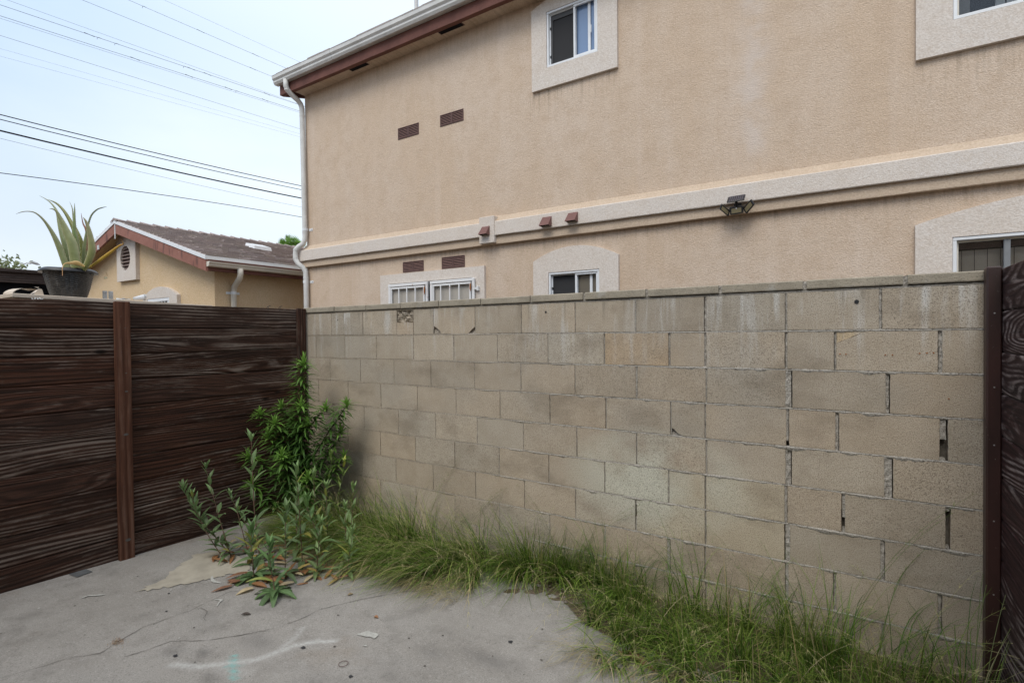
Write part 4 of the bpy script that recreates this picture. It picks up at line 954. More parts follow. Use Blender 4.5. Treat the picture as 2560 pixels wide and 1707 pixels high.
while y < GY1+.2:   # ridge caps, each lapping the next
    l = .20; z = RZ+.026; tv = rg3.uniform(.7, 1.05)
    V = [(RX-.12, y, z-.12*SL+.006), (RX, y, z+.020), (RX+.12, y, z-.12*SL+.006), (RX-.12, y+l+.05, z-.12*SL-.018), (RX, y+l+.05, z-.010), (RX+.12, y+l+.05, z-.12*SL-.018), (RX-.12, y, z-.12*SL-.028), (RX, y, z-.018), (RX+.12, y, z-.12*SL-.028)]
    g.add(V, [(0, 1, 4, 3), (1, 2, 5, 4), (0, 6, 7, 1), (1, 7, 8, 2)], (tv, tv*.97, tv*.96)); y += l
g.mk('ridge_cap', M_SHING, groof)
# rake boards and white drip edge along both gable slopes
for sgn, nm in ((1, 'rake_board'), (-1, 'rake_board')):
    xe = RX+sgn*(EX-RX); g = G(); dz = .035; hh = .178
    n = 30; V = []
    for i in range(n+1):
        x = RX+(xe-RX)*i/n; z = rz_at(x)-.001
        V += [(x, RY0, z-dz), (x, RY0, z-dz-hh), (x, RY0+.035, z-dz-hh), (x, RY0+.035, z-dz)]
    g.add(V, [(i*4+k, i*4+(k+1) % 4, (i+1)*4+(k+1) % 4, (i+1)*4+k) for i in range(n) for k in range(4)]+[(0, 1, 2, 3), tuple(n*4+k for k in range(4))[::-1]]); g.mk(nm, M_RAKE, groof)
    g = G(); g.add([(RX, RY0-.012, RZ+.004), (RX, RY0-.012, RZ-.05), (xe+sgn*.01, RY0-.012, EZ-.05), (xe+sgn*.01, RY0-.012, EZ+.004), (RX, RY0+.03, RZ+.004), (RX, RY0+.03, RZ-.05), (xe+sgn*.01, RY0+.03, EZ-.05), (xe+sgn*.01, RY0+.03, EZ+.004)], [(0, 1, 2, 3), (0, 3, 7, 4), (1, 5, 6, 2), (2, 6, 7, 3)]); g.mk('drip_edge', M_WHITE, groof)
    # sloped soffit between wall and rake
    g = G(); g.add([(RX, RY0+.03, RZ-.10), (xe, RY0+.03, EZ-.10), (xe, GY0+.02, EZ-.10), (RX, GY0+.02, RZ-.10)], [(0, 1, 2, 3)]); g.mk('rake_soffit', M_GAR, groof)
# weathered metal strap at the apex and plate on the left rake
g = G(); g.bev(RX-.018, RX+.022, RY0-.004, RY0+.0, RZ-.31, RZ-.06, .002); g.mk('apex_strap', M_GREYP, groof)
g = G(); g.bev(-11.19, -11.10, RY0-.004, RY0, 2.99+.12, 3.13+.06, .002); g.mk('plate', M_GREYP, groof)
# eave fascia, drip edge, gutter
g = G(); g.bev(EX-.035, EX, RY0+.036, GY1+.2, EZ-.205, EZ-.02, .003); g.mk('fascia', M_BROWN, groof)
g = G(); g.box(EX-.02, EX+.012, RY0+.0, GY1+.25, EZ-.045, EZ+.002); g.mk('drip_edge', M_WHITE, groof)
g = G(); gp = [(EX+.001, 2.535), (EX+.045, 2.535), (EX+.062, 2.55), (EX+.066, 2.57), (EX+.083, 2.585), (EX+.088, 2.604), (EX+.001, 2.604)]; m = 7; V = []
for y in (RY0+.01, RY0+1.2, RY0+3.0, GY1+.2):
    V += [(x, y, z+.0*(y-RY0)) for x, z in gp]
g.add(V, [(i*m+k, i*m+(k+1) % m, (i+1)*m+(k+1) % m, (i+1)*m+k) for i in range(3) for k in range(m)]+[tuple(range(m)), tuple(3*m+k for k in range(m))[::-1]]); g.mk('gutter', M_GUT2, groof)
g = G(); g.tube([(-7.505, 4.32, 2.545), (-7.505, 4.32, 2.47), (-7.53, 4.325, 2.415), (-7.62, 4.34, 2.36), (-7.72, 4.35, 2.30), (-7.75, 4.352, 2.23), (-7.75, 4.352, -.1)], .041, 12, up=(0, 1, 0)); gd = g.mk('downspout', M_GUT2, gar, smooth=True)
g = G(); g.tube([(-7.75, 4.352, 2.185), (-7.75, 4.352, 2.222)], .044, 12, up=(0, 1, 0)); g.bev(-7.797, -7.793, 4.262, 4.468, 2.186, 2.221, .001); g.mk('strap', M_WHITE, gd)
# gable vent: tall pale surround with oval louvre
g = G(); VX, VZ, VA, VB = -10.575, 2.935, .20, .205
ox0, ox1, oz0, oz1 = -10.915, -10.18, 2.54, 3.36; n = 40; yv = GY0-.062
outer = [(ox0, oz0), (ox1, oz0), (ox1, 3.20), (-10.45, 3.30), (-10.62, 3.36), (-10.72, 3.36), (ox0, 3.27)]
def ray_poly(cx, cz, a, poly):
    dx, dz = math.cos(a), math.sin(a); best = 9
    for (x0, z0), (x1, z1) in zip(poly, poly[1:]+poly[:1]):
        ex, ez = x1-x0, z1-z0; den = dx*ez-dz*ex
        if abs(den) < 1e-9: continue
        t = ((x0-cx)*ez-(z0-cz)*ex)/den; u = ((x0-cx)*dz-(z0-cz)*dx)/den
        if t > 0 and -1e-6 <= u <= 1+1e-6: best = min(best, t)
    return cx+dx*best, cz+dz*best
ang = sorted(set([2*PI*i/n for i in range(n)]+[math.atan2(z-VZ, x-VX) % (2*PI) for x, z in outer])); m = len(ang); V = []
for a in ang:
    X, Z = ray_poly(VX, VZ, a, outer); V += [(X, GY0, Z), (X, yv, Z), (VX+VA*.96*math.cos(a), yv, VZ+VB*1.02*math.sin(a)), (VX+VA*.96*math.cos(a), yv+.05, VZ+VB*1.02*math.sin(a))]
g.add(V, [(i*4+k, ((i+1) % m)*4+k, ((i+1) % m)*4+k+1, i*4+k+1) for i in range(m) for k in range(3)]); gv = g.mk('vent_surround', M_TRIM, gar)
g = G(); V = [(VX+VA*math.cos(a), yv+.045, VZ+VB*1.05*math.sin(a)) for a in np.linspace(0, 2*PI, 30)[:-1]]; g.add(V, [tuple(range(29))]); g.mk('vent_opening', M_VENT, gv)
g = G()
for i in range(7):
    z = VZ-VB+VB*2*(i+.5)/7; hw = VA*math.sqrt(max(0.02, 1-((z-VZ)/VB)**2))*.97; g.add([(VX-hw, yv+.004, z-.018), (VX+hw, yv+.004, z-.018), (VX+hw, yv+.04, z+.016), (VX-hw, yv+.04, z+.016), (VX-hw, yv+.004, z-.012), (VX+hw, yv+.004, z-.012)], [(0, 1, 2, 3), (0, 1, 5, 4)])
g.mk('slat', m_plain('faded brown slat', (.25, .19, .165), .7, .2), gv)
# garage window
def gsurr():
    g = G(); x0, x1 = -9.95, -8.80; n = 30; y = GY0-.055
    top = lambda x: 2.215+.155*(1-((x-x0)/(x1-x0)*2-1)**2) if True else 0
    X = sorted(set([x0+(x1-x0)*i/n for i in range(n+1)]+[gwin[0], gwin[1]]))
    for a, b in zip(X[:-1], X[1:]):
        m_ = (a+b)/2; lo = gwin[3] if gwin[0] < m_ < gwin[1] else 1.0
        g.add([(a, y, lo), (b, y, lo), (b, y, top(b)), (a, y, top(a))], [(0, 1, 2, 3)]); g.add([(a, y, top(a)), (b, y, top(b)), (b, GY0, top(b)), (a, GY0, top(a))], [(0, 1, 2, 3)])
    g.add([(x1, y, 1), (x1, GY0, 1), (x1, GY0, top(x1)), (x1, y, top(x1))], [(0, 1, 2, 3)]); g.add([(x0, y, 1), (x0, GY0, 1), (x0, GY0, top(x0)), (x0, y, top(x0))], [(0, 3, 2, 1)])
    for x in (gwin[0], gwin[1]): g.add([(x, y, 1), (x, GY0+.08, 1), (x, GY0+.08, gwin[3]), (x, y, gwin[3])], [(0, 1, 2, 3)])
    g.add([(gwin[0], y, gwin[3]), (gwin[1], y, gwin[3]), (gwin[1], GY0+.08, gwin[3]), (gwin[0], GY0+.08, gwin[3])], [(0, 1, 2, 3)])
    return g.mk('window_surround', M_TRIM, gar)
gsurr()
wf = frame((gwin[0]+.002, gwin[1]-.002, gwin[2], gwin[3]-.002), .05, GY0-.05, GY0+.02, M_WHITE, gar, 'window')
for i in range(7):
    x = gwin[0]+.08+i*.098; g = G(); g.bev(x-.008, x+.008, GY0-.045, GY0-.03, gwin[2]+.05, gwin[3]-.05, .002); g.mk('bar', M_WHITE, wf)
G().box(gwin[0]+.04, gwin[1]-.04, GY0+.03, GY0+.035, gwin[2], gwin[3]-.04).mk('pane', M_GL_TAN, wf)
# skylight box on roof
sx, sy = -9.16, 5.62; zz = rz_at(sx)
g = G(); g.add([(sx-.14, sy-.17, rz_at(sx-.14)+.01), (sx+.16, sy-.17, rz_at(sx+.16)+.01), (sx+.16, sy+.17, rz_at(sx+.16)+.01), (sx-.14, sy+.17, rz_at(sx-.14)+.01), (sx-.13, sy-.16, rz_at(sx-.14)+.07), (sx+.14, sy-.16, rz_at(sx+.14)+.08), (sx+.14, sy+.16, rz_at(sx+.14)+.08), (sx-.13, sy+.16, rz_at(sx-.14)+.07)], [(0, 1, 5, 4), (1, 2, 6, 5), (2, 3, 7, 6), (3, 0, 4, 7), (4, 5, 6, 7)]); g.mk('roof_vent', M_WHITE, groof)

# ================================================================== SHED BEHIND THE LEFT FENCE AND WHAT STANDS ON IT
shed = thing('storage_shed', 'beige flat topped shed whose edge shows above the left fence', 'shed', (-5.15, 1.8, 0))
TZ = 1.853
tzy = lambda y: TZ-.0223*(y-1.13)
g = G(); g.bev(-5.75, -4.655, 1.128, 2.43, 1.826, 1.853, .003); g.v = [(x, y, z-.0223*(y-1.13)) for x, y, z in g.v]; g.mk('top_panel', M_BEIGE, shed)
g = G(); g.box(-5.70, -4.69, 1.18, 2.38, -.16, 1.828); g.mk('body', M_BEIGE, shed)
TZ = tzy(1.5)
PX, PY = -4.865, 1.495
pot = thing('flower_pot', 'black woven pattern plastic pot on the beige shed top', 'pot', (PX, PY, TZ))
def m_pot():
    N = NT('black woven plastic'); p = N.pos()
    c = N.mix(N.ramp(N.noise(p, 60, 4, .7), .45, .75), (.03, .03, .03), (.085, .08, .072)); return N.fin(c, .36, .5)
M_POT = m_pot()
g = G(); nu, nv = 168, 40; V = []
for j in range(nv+1):
    t = j/nv; z = TZ+.004+.195*t; R = .098+.050*t**.75
    for i in range(nu):
        a = 2*PI*i/nu; col = int(i/6); ww = math.sin(i/6*2*PI)*.5+.5
        row = math.sin(t*13*2*PI+(PI if col % 2 else 0)); d = .0046*ww*row*(1 if t < .97 else 0)
        V.append((PX+(R+d)*math.cos(a), PY+(R+d)*math.sin(a), z))
g.add(V, [(j*nu+i, j*nu+(i+1) % nu, (j+1)*nu+(i+1) % nu, (j+1)*nu+i) for j in range(nv) for i in range(nu)]+[tuple(range(nu))[::-1]]); g.mk('pot_body', M_POT, pot, smooth=True)
prof = [(.147, .195), (.152, .196), (.168, .188), (.174, .186), (.176, .191), (.170, .201), (.158, .212), (.150, .216), (.142, .214), (.138, .200), (.135, .185)]
g = G(); nu = 64; V = [(PX+r*math.cos(2*PI*i/nu), PY+r*math.sin(2*PI*i/nu), TZ+z+.004*nn(math.cos(2*PI*i/nu)*1.5, math.sin(2*PI*i/nu)*1.5, 3)) for r, z in prof for i in range(nu)]
g.add(V, [(j*nu+i, (j+1)*nu+i, (j+1)*nu+(i+1) % nu, j*nu+(i+1) % nu) for j in range(len(prof)-1) for i in range(nu)]); g.mk('rim', M_BLACK, pot, smooth=True)
g = G(); V = [(PX, PY, TZ+.19)]+[(PX+.137*math.cos(2*PI*i/24), PY+.137*math.sin(2*PI*i/24), TZ+.19) for i in range(24)]; g.add(V, [(0, i+1, (i+1) % 24+1) for i in range(24)]); g.mk('potting_soil', M_DIRT, pot)
# aloe
aloe = thing('aloe_plant', 'large potted aloe with long arching grey green leaves', 'aloe', (PX, PY, TZ+.19))
AL = {
'L1': [(-4.8, 1.465, 2.06, .0426), (-4.829, 1.434, 2.207, .0392), (-4.847, 1.408, 2.295, .0293), (-4.869, 1.381, 2.366, .0195), (-4.89, 1.353, 2.42, .0129), (-4.914, 1.323, 2.454, .0084), (-4.939, 1.293, 2.461, .0058), (-4.963, 1.262, 2.453, .0045), (-4.978, 1.237, 2.436, .0016)],
'L2': [(-4.845, 1.496, 2.06, .0498), (-4.87, 1.485, 2.218, .0465), (-4.898, 1.472, 2.318, .0366), (-4.919, 1.463, 2.402, .0266), (-4.936, 1.457, 2.478, .0183), (-4.961, 1.445, 2.529, .0113), (-5.003, 1.422, 2.576, .0067), (-5.058, 1.391, 2.611, .002)],
'L3': [(-4.715, 1.494, 2.06, .0683), (-4.72, 1.475, 2.222, .0633), (-4.745, 1.452, 2.314, .0486), (-4.768, 1.431, 2.394, .0324), (-4.79, 1.41, 2.462, .0161), (-4.805, 1.393, 2.479, .0084), (-4.817, 1.378, 2.479, .0026)],
'L4': [(-4.835, 1.574, 2.07, .0506), (-4.861, 1.567, 2.249, .0507), (-4.901, 1.551, 2.356, .0406), (-4.942, 1.534, 2.434, .0271), (-4.993, 1.511, 2.517, .0187), (-5.048, 1.484, 2.574, .0119), (-5.108, 1.454, 2.603, .0027)],
'L5': [(-4.796, 1.528, 2.12, .022), (-4.807, 1.523, 2.279, .0266), (-4.817, 1.518, 2.341, .0299), (-4.815, 1.52, 2.424, .0166), (-4.814, 1.522, 2.486, .01), (-4.814, 1.523, 2.549, .002)],
'L6': [(-4.819, 1.55, 2.18, .0134), (-4.843, 1.542, 2.327, .0134), (-4.87, 1.532, 2.433, .0101), (-4.884, 1.531, 2.518, .0067), (-4.908, 1.523, 2.572, .0017)],
'L7': [(-4.809, 1.579, 2.08, .0269), (-4.805, 1.594, 2.268, .0236), (-4.815, 1.599, 2.375, .0135), (-4.804, 1.618, 2.469, .0115), (-4.778, 1.645, 2.518, .0095), (-4.752, 1.671, 2.536, .0068), (-4.734, 1.694, 2.545, .002)],
'L8': [(-4.70, 1.53, 2.05, .035), (-4.660, 1.545, 2.10, .041), (-4.634, 1.561, 2.184, .0491), (-4.639, 1.559, 2.266, .0392), (-4.655, 1.551, 2.348, .0262), (-4.672, 1.541, 2.402, .0147), (-4.687, 1.531, 2.43, .0026)],
'L9': [(-4.74, 1.539, 2.06, .0198), (-4.73, 1.548, 2.212, .0248), (-4.721, 1.555, 2.295, .0165), (-4.714, 1.56, 2.357, .0053)],
'L10': [(-4.765, 1.575, 2.20, .0167), (-4.765, 1.575, 2.344, .0167), (-4.786, 1.562, 2.403, .0093), (-4.798, 1.556, 2.478, .002)],
'L11': [(-4.72, 1.56, 2.06, .0099), (-4.61, 1.608, 2.127, .022), (-4.525, 1.648, 2.185, .019), (-4.464, 1.671, 2.221, .012), (-4.428, 1.679, 2.229, .0065), (-4.416, 1.671, 2.247, .0032), (-4.41, 1.659, 2.257, .0016)],
'L12': [(-4.66, 1.525, 2.070, .0097), (-4.675, 1.488, 2.090, .0321), (-4.68, 1.453, 2.088, .0192), (-4.690, 1.42, 2.081, .0064), (-4.676, 1.402, 2.049, .0051), (-4.670, 1.400, 2.016, .0044), (-4.665, 1.398, 1.991, .0032)]}
def catmull(P, m=6):
    P = np.array(P, float); out = []
    for i in range(len(P)-1):
        p0, p1, p2, p3 = P[max(i-1, 0)], P[i], P[i+1], P[min(i+2, len(P)-1)]
        for k in range(m): t = k/m; out.append(.5*((2*p1)+(-p0+p2)*t+(2*p0-5*p1+4*p2-p3)*t*t+(-p0+3*p1-3*p2+p3)*t**3))
    out.append(P[-1]); return np.array(out)
def fat_leaf(pts, c0, c1, edge, thick=.26, spines=True, view=(-.78, .62, .05), name='leaf', par=None):
    C = catmull(pts, 6); n = len(C); V = []; T = []; Fc = []; m = 8; vd = Vector(view).normalized()
    for i in range(n):
        p = Vector(C[i][:3]); w = max(.0006, C[i][3]/2); d = Vector(C[min(i+1, n-1)][:3]-C[max(i-1, 0)][:3]).normalized()
        s = d.cross(vd).normalized(); b = s.cross(d).normalized(); b = b if b.dot(vd) < 0 else -b   # b faces the viewer side of the rosette
        f = i/(n-1); base = np.array(c0)*(1-f)+np.array(c1)*f
        for (a, h, ed) in ((-1, 0, 1), (-.8, .45, .2), (-.3, .9, 0), (.3, .9, 0), (.8, .45, .2), (1, 0, 1), (.5, -.55, 0), (-.5, -.55, 0)):
            V.append(p+s*a*w+b*(h*w*thick*2)); cc = base*(1-ed)+np.array(edge)*ed; T.append(tuple(cc*(1+.12*nn(f*9, a*2, 1))))
    Fc = [(i*m+k, i*m+(k+1) % m, (i+1)*m+(k+1) % m, (i+1)*m+k) for i in range(n-1) for k in range(m)]
    nn0 = len(V)
    if spines:
        for i in range(1, n-4):
            for sd in (0, 5):
                a = Vector(V[i*m+sd]); o = Vector(V[i*m+(1 if sd == 0 else 4)]); out = (a-o).normalized(); d = Vector(C[i+1][:3]-C[i][:3])
                q = len(V); V += [a-d*.12, a+d*.12, a+out*.0045+d*.25]; T += [edge]*3; Fc.append((q, q+1, q+2))
    T = [(t[0]*1.35, t[1]*1.3, t[2]*1.05) for t in T]; return mesh(name, V, Fc, M_ALOE, par, tint=T, smooth=True)
gg = (.17, .215, .115); gt = (.16, .19, .12); ed = (.42, .42, .33)
cols = dict(L1=((.18, .22, .12), (.16, .15, .13), ed), L2=(gg, (.20, .24, .18), ed), L3=((.19, .23, .12), (.17, .18, .12), (.46, .46, .36)), L4=((.13, .155, .025), (.14, .15, .06), (.25, .25, .1)), L5=((.12, .19, .06), (.2, .25, .16), ed), L6=(gg, (.2, .22, .16), ed), L7=(gg, (.11, .13, .12), (.2, .22, .18)), L8=((.17, .20, .08), (.16, .15, .10), (.46, .44, .34)), L9=(gg, gt, ed), L10=((.22, .11, .08), (.2, .1, .09), (.2, .1, .09)), L11=((.30, .24, .045), (.50, .23, .05), (.5, .33, .1)), L12=((.50, .36, .16), (.34, .17, .10), (.55, .42, .30)))
for k, pts in AL.items(): fat_leaf(pts, *cols[k], thick=.22 if k not in ('L12', 'L10') else .12, spines=k not in ('L12', 'L10'), par=aloe)
g = G(); g.tube([(-4.70, 1.668, 2.045), (-4.695, 1.675, 2.02), (-4.69, 1.672, 2.012)], .0015, 5, (.4, .25, .1)); g.tube([(-4.69, 1.66, 2.008), (-4.688, 1.664, 1.995)], [.008, .012], 7, (.62, .58, .40)); g.mk('dried_flower', M_LEAF, aloe)
# bent metal sheet on the shed top
g = G(); n = 14; V = []
for i in range(n+1):
    a = PI*(.05+.62*i/n); y = 1.225-.085*math.cos(a); z = TZ+.050*math.sin(a)
    V += [(-4.70, y, z), (-4.86, y-.01, z+.004), (-4.70, y+.003, z-.003), (-4.86, y-.007, z+.001)]
V2 = [(-4.70, 1.245, TZ), (-4.86, 1.25, TZ), (-4.86, 1.31, TZ+.055), (-4.70, 1.295, TZ+.046), (-4.70, 1.305, TZ+.002), (-4.70, 1.252, TZ+.06), (-4.70, 1.278, TZ+.062), (-4.70, 1.276, TZ+.05)]
g.add(V, [(i*4+a, i*4+b, (i+1)*4+b, (i+1)*4+a) for i in range(n) for a, b in ((0, 1), (2, 3))]); g.add(V2, [(0, 4, 3, 7), (3, 2, 1, 0), (5, 6, 7, 3)]); tag(g.mk('bent_sheet', M_BEIGE, base=(-4.78, 1.22, TZ)), 'bent grey sheet metal piece on the shed top left of the pot', 'metal sheet')
for i, y in enumerate((1.676, 1.714)):
    g = G(); x = -4.79; g.bev(x-.004, x, y, y+.031, TZ, TZ+.066, .0015); g.tube([(x, y+.010, TZ+.0), (x, y+.010, TZ+.064)], .006, 8); g.tube([(x, y+.024, TZ), (x, y+.024, TZ+.062)], .004, 8)
    for k in range(4): g.tube([(x+.003, y+.017, TZ+.010+k*.015), (x+.007, y+.017, TZ+.012+k*.015)], .0045, 8)
    tag(g.mk('metal_bracket', M_GREYP, base=(x, y, TZ)), ['grey ribbed metal bracket standing next to the aloe pot, left one of two', 'grey ribbed metal bracket standing right of its twin on the shed top'][i], 'bracket', 'upright brackets on the shed top')
g = G(); g.add([(-4.79, 1.765, TZ+.004), (-4.79, 1.86, TZ+.006), (-4.85, 1.87, TZ+.010), (-4.86, 1.79, TZ+.020), (-4.79, 1.81, TZ+.018)], [(0, 1, 2, 3), (0, 1, 4)]); g.bev(-4.83, -4.79, 1.80, 1.862, TZ+.008, TZ+.013, .001)
tag(g.mk('plastic_scrap', M_WHITE, base=(-4.8, 1.81, TZ)), 'flat white plastic scraps lying between the brackets and the lamp', 'scrap')
lamp = thing('spot_lamp', 'small white spot lamp lying on its side on the shed top', 'lamp', (-4.78, 1.93, TZ))
g = G(); g.tube([(-4.78, 1.88, TZ+.016), (-4.785, 1.91, TZ+.022), (-4.785, 1.945, TZ+.030), (-4.785, 1.95, TZ+.030)], [.012, .016, .021, .022], 14); g.mk('housing', M_WHITE, lamp, smooth=True)
g = G(); g.tube([(-4.785, 1.951, TZ+.030), (-4.785, 1.962, TZ+.030)], [.026, .026], 14); g.mk('collar', M_GREYP, lamp)
g = G(); rp = random.Random(2)
for _ in range(9):
    y = 1.155+rp.uniform(0, .05); x = fx(y)-.008; g.tube([(x, y, 1.802), (x+rp.uniform(-.01, .012), y+rp.uniform(-.012, .012), 1.806+rp.uniform(0, .006))], rp.uniform(.0015, .003), 5)
tag(g.mk('plastic_shreds', M_WHITE, base=(-4.36, 1.18, 1.803)), 'small crumpled white shreds on top of the left fence', 'scrap')

# ================================================================== FAR LEFT BACKGROUND
car = thing('carport', 'dark brown timber carport beam behind the aloe pot at far left', 'carport', (-8.2, 1.2, 0))
def bx_uv(name, x0, x1, y0, y1, z0, z1, mat, par):
    g = G(); g.bev(x0, x1, y0, y1, z0, z1, .004); return g.mk(name, mat, par, uv=[(v[1], v[2]) for v in g.v])
bx_uv('beam', -8.05, -8.0, -.5, 2.42, 2.19, 2.305, M_BEAM, car); bx_uv('cap_board', -8.1, -7.965, -.5, 2.44, 2.306, 2.345, M_BEAM, car)
g = G(); g.box(-11.5, -8.1, -.5, 2.4, 2.30, 2.33); g.box(-8.3, -8.25, -.5, 2.4, -.16, 2.24); g.mk('dark_panel', m_plain('dark navy panel', (.012, .015, .024), .7, .2), car)
bx_uv('post', -8.15, -8.06, 2.30, 2.39, -.16, 2.188, M_BEAM, car)

def tree(name, label, base, h, cr, nleaf, lsz, col1, col2, seed, trunk_r=.12, squash=.8):
    t = thing(name, label, 'tree', base); r = np.random.default_rng(seed); bx, by, bz = base
    g = G(); cz = bz+h-cr*squash; g.tube([(bx, by, bz), (bx+.05, by, bz+(h-cr)*.5), (bx-.03, by, cz)], [trunk_r, trunk_r*.8, trunk_r*.6], 8, (.12, .09, .07)); tips = []
    for i in range(14):
        a = r.uniform(0, 2*PI); el = r.uniform(.1, 1.3); L = cr*r.uniform(.6, 1.0); e_ = (bx+L*math.cos(a)*math.cos(el), by+L*math.sin(a)*math.cos(el), cz+L*math.sin(el)*squash)
        g.tube([(bx, by, cz-.1), ((bx+e_[0])/2, (by+e_[1])/2, (cz+e_[2])/2+.1), e_], [trunk_r*.4, trunk_r*.25, .01], 6, (.12, .09, .07)); tips.append(e_)
    g.mk('trunk', M_STEM, t); V = []; Fc = []; T = []
    for i in range(nleaf):
        e_ = tips[r.integers(len(tips))]; c = np.array(e_)+r.normal(0, cr*.20, 3); d = r.normal(0, 1, 3); d /= np.linalg.norm(d); s = np.cross(d, r.normal(0, 1, 3)); s /= np.linalg.norm(s)
        l = lsz*r.uniform(.6, 1.3); q = len(V); V += [c, c+d*l*.5+s*l*.22, c+d*l, c+d*l*.5-s*l*.22]; Fc.append((q, q+1, q+2, q+3)); k = r.uniform(0, 1); T += [tuple(np.array(col1)*(1-k)+np.array(col2)*k)]*4
    mesh('crown', V, Fc, M_LEAF, t, tint=T)
tree('garden_tree', 'small pale green tree peeking above the carport roof at far left', (-14.3, 3.15, -.16), 3.26, .62, 900, .10, (.16, .20, .09), (.30, .33, .18), 3, .06, .6)
# street lamp
sl = thing('street_lamp', 'tiny curved street lamp seen above the carport roof beside the pot', 'street lamp', (-40, 11.2, -.16))
g = G(); pz = 5.8
# ray through px (62,670): direction sampled at X=-40
g.tube([(-40, 10.05, -.16), (-40, 10.05, pz-.15), (-40, 10.12, pz), (-40, 10.35, pz+.12), (-40, 10.55, pz+.12)], .035, 8); g.mk('pole', M_GREYP, sl)
g = G(); g.tube([(-40, 10.45, pz+.12), (-40, 10.6, pz+.20), (-40, 10.8, pz+.14), (-40, 10.95, pz+.08)], [.04, .09, .08, .02], 8); g.mk('lamp_head', M_GREYP, sl)
# palm
palm = thing('palm_tree', 'green fan palm crown rising behind the garage roof', 'palm tree', (-28.9, 20, -.16))
g = G(); g.tube([(-28.9, 20, -.16), (-28.9, 20, 3.5), (-28.9, 20, 6.7)], [.25, .2, .17], 10, (.16, .13, .1)); g.mk('trunk', M_STEM, palm)
V = []; Fc = []; T = []; r = np.random.default_rng(4)
for i in range(42):
    a = r.uniform(0, 2*PI); el = r.uniform(-.5, 1.3); L = r.uniform(.6, 1.15); d = np.array([math.cos(a)*math.cos(el), math.sin(a)*math.cos(el), math.sin(el)]); tip = np.array([-28.9, 20, 6.8])+d*L*.7; side = np.cross(d, [0, 0, 1]); side /= np.linalg.norm(side); up = np.cross(side, d)
    c_ = np.array((.13, .24, .045))*r.uniform(.6, 2.2)
    for k in range(13):
        f = (k-6)/6*1.2; dd = d*math.cos(f)+side*math.sin(f)+np.array([0, 0, -.25*abs(f)]); q = len(V); V += [tip-side*.012, tip+side*.012, tip+dd*.30+up*.012, tip+dd*.5-np.array([0, 0, .07])]; Fc.append((q, q+1, q+2, q+3)); T += [tuple(c_)]*4
mesh('crown', V, Fc, M_LEAF, palm, tint=T)

# ================================================================== OVERHEAD WIRES
def wire(label, X, pa, pb, r, mat, marks=(), cat='cable', group=None, sag=.0):
    (ya, za), (yb, zb) = pa, pb; s = (zb-za)/(yb-ya); y0, y1 = ya-22, yb+40; P = []
    for i in range(61):
        y = y0+(y1-y0)*i/60; u = (y-ya)*(y-yb); P.append((X, y, za+s*(y-ya)+sag*u))
    g = G(); g.tube(P, r, 6); o = g.mk('overhead_wire', mat, base=(X, ya, za)); tag(o, label, cat, group or 'overhead wires crossing the sky')
    if marks:
        for (t, kind) in marks:
            g = G(); y = ya+(yb-ya)*t; z = za+s*(y-ya)+sag*(y-ya)*(y-yb)
            if kind == 0: g.tube([(X, y+.02, z+.004), (X, y-.03, z+.004), (X, y-.05, z-.012), (X, y-.052, z-.045)], .0032, 5)
            else: g.tube([(X, y-.08, z+.004), (X, y+.08, z-.002)], .0045, 5)
            g.mk('clamp', M_CABLE, o)
wire('thin black cable, topmost of the five low dark cables in the sky', -12, (2.81, 5.32), (8.54, 5.46), .0088, M_CABLE, sag=.004)
wire('thin black cable just under the topmost low dark one', -12.02, (2.81, 5.245), (8.54, 5.365), .0075, M_CABLE, sag=.004)
wire('thickest black cable sloping across the sky above the garage', -12, (2.81, 5.05), (8.53, 5.14), .0145, M_CABLE, sag=.004)
wire('faint grey wire right under the thickest black cable', -12, (2.80, 4.92), (8.53, 4.91), .0032, M_WIRE, sag=.004)
wire('lowest black cable in the sky, ending just above the garage ridge', -12.04, (2.79, 4.35), (8.52, 4.66), .0066, M_CABLE, sag=-.0045)
wire('thin wire with clips, entering near the top left corner of the sky', -12.1, (2.85, 7.21), (8.58, 7.60), .0042, M_WIRE, [(.22, 1), (.25, 0), (.30, 0), (.52, 0), (.54, 1), (.6, 1), (.85, 1)])
wire('hair-thin wire meeting the clipped wire from the top left corner', -12.15, (2.85, 7.36), (8.62, 7.64), .0026, M_WIRE)
wire('thin wire with a few clips, third from the top left corner', -12, (2.84, 6.98), (8.51, 7.39), .0042, M_WIRE, [(.35, 1), (.53, 1), (.68, 1), (.72, 0), (.84, 1)])
wire('hair-thin wire close below the third one from the top left corner', -12.05, (2.85, 6.96), (8.53, 7.375), .0026, M_WIRE)
wire('upper of three faint evenly spaced wires mid sky', -12, (2.83, 6.65), (8.5, 6.93), .0032, M_WIRE)
wire('middle one of three faint wires mid sky', -12, (2.83, 6.43), (8.5, 6.80), .0016, M_WIRE)
wire('lower of three faint wires mid sky', -12.02, (2.83, 6.31), (8.5, 6.73), .0016, M_WIRE)
wire('wire with a short splice reaching the house eave corner', -12, (3.62, 7.83), (7.9, 7.98), .0036, M_WIRE, [(.86, 1)])
wire('clipped wire crossing the top of the sky toward the roof edge', -12, (4.48, 8.23), (8.09, 8.34), .0036, M_WIRE, [(.15, 0), (.45, 1), (.80, 1)])
wire('highest faint wire, nearest the house roof', -12, (5.37, 8.58), (8.57, 8.67), .0024, M_WIRE)

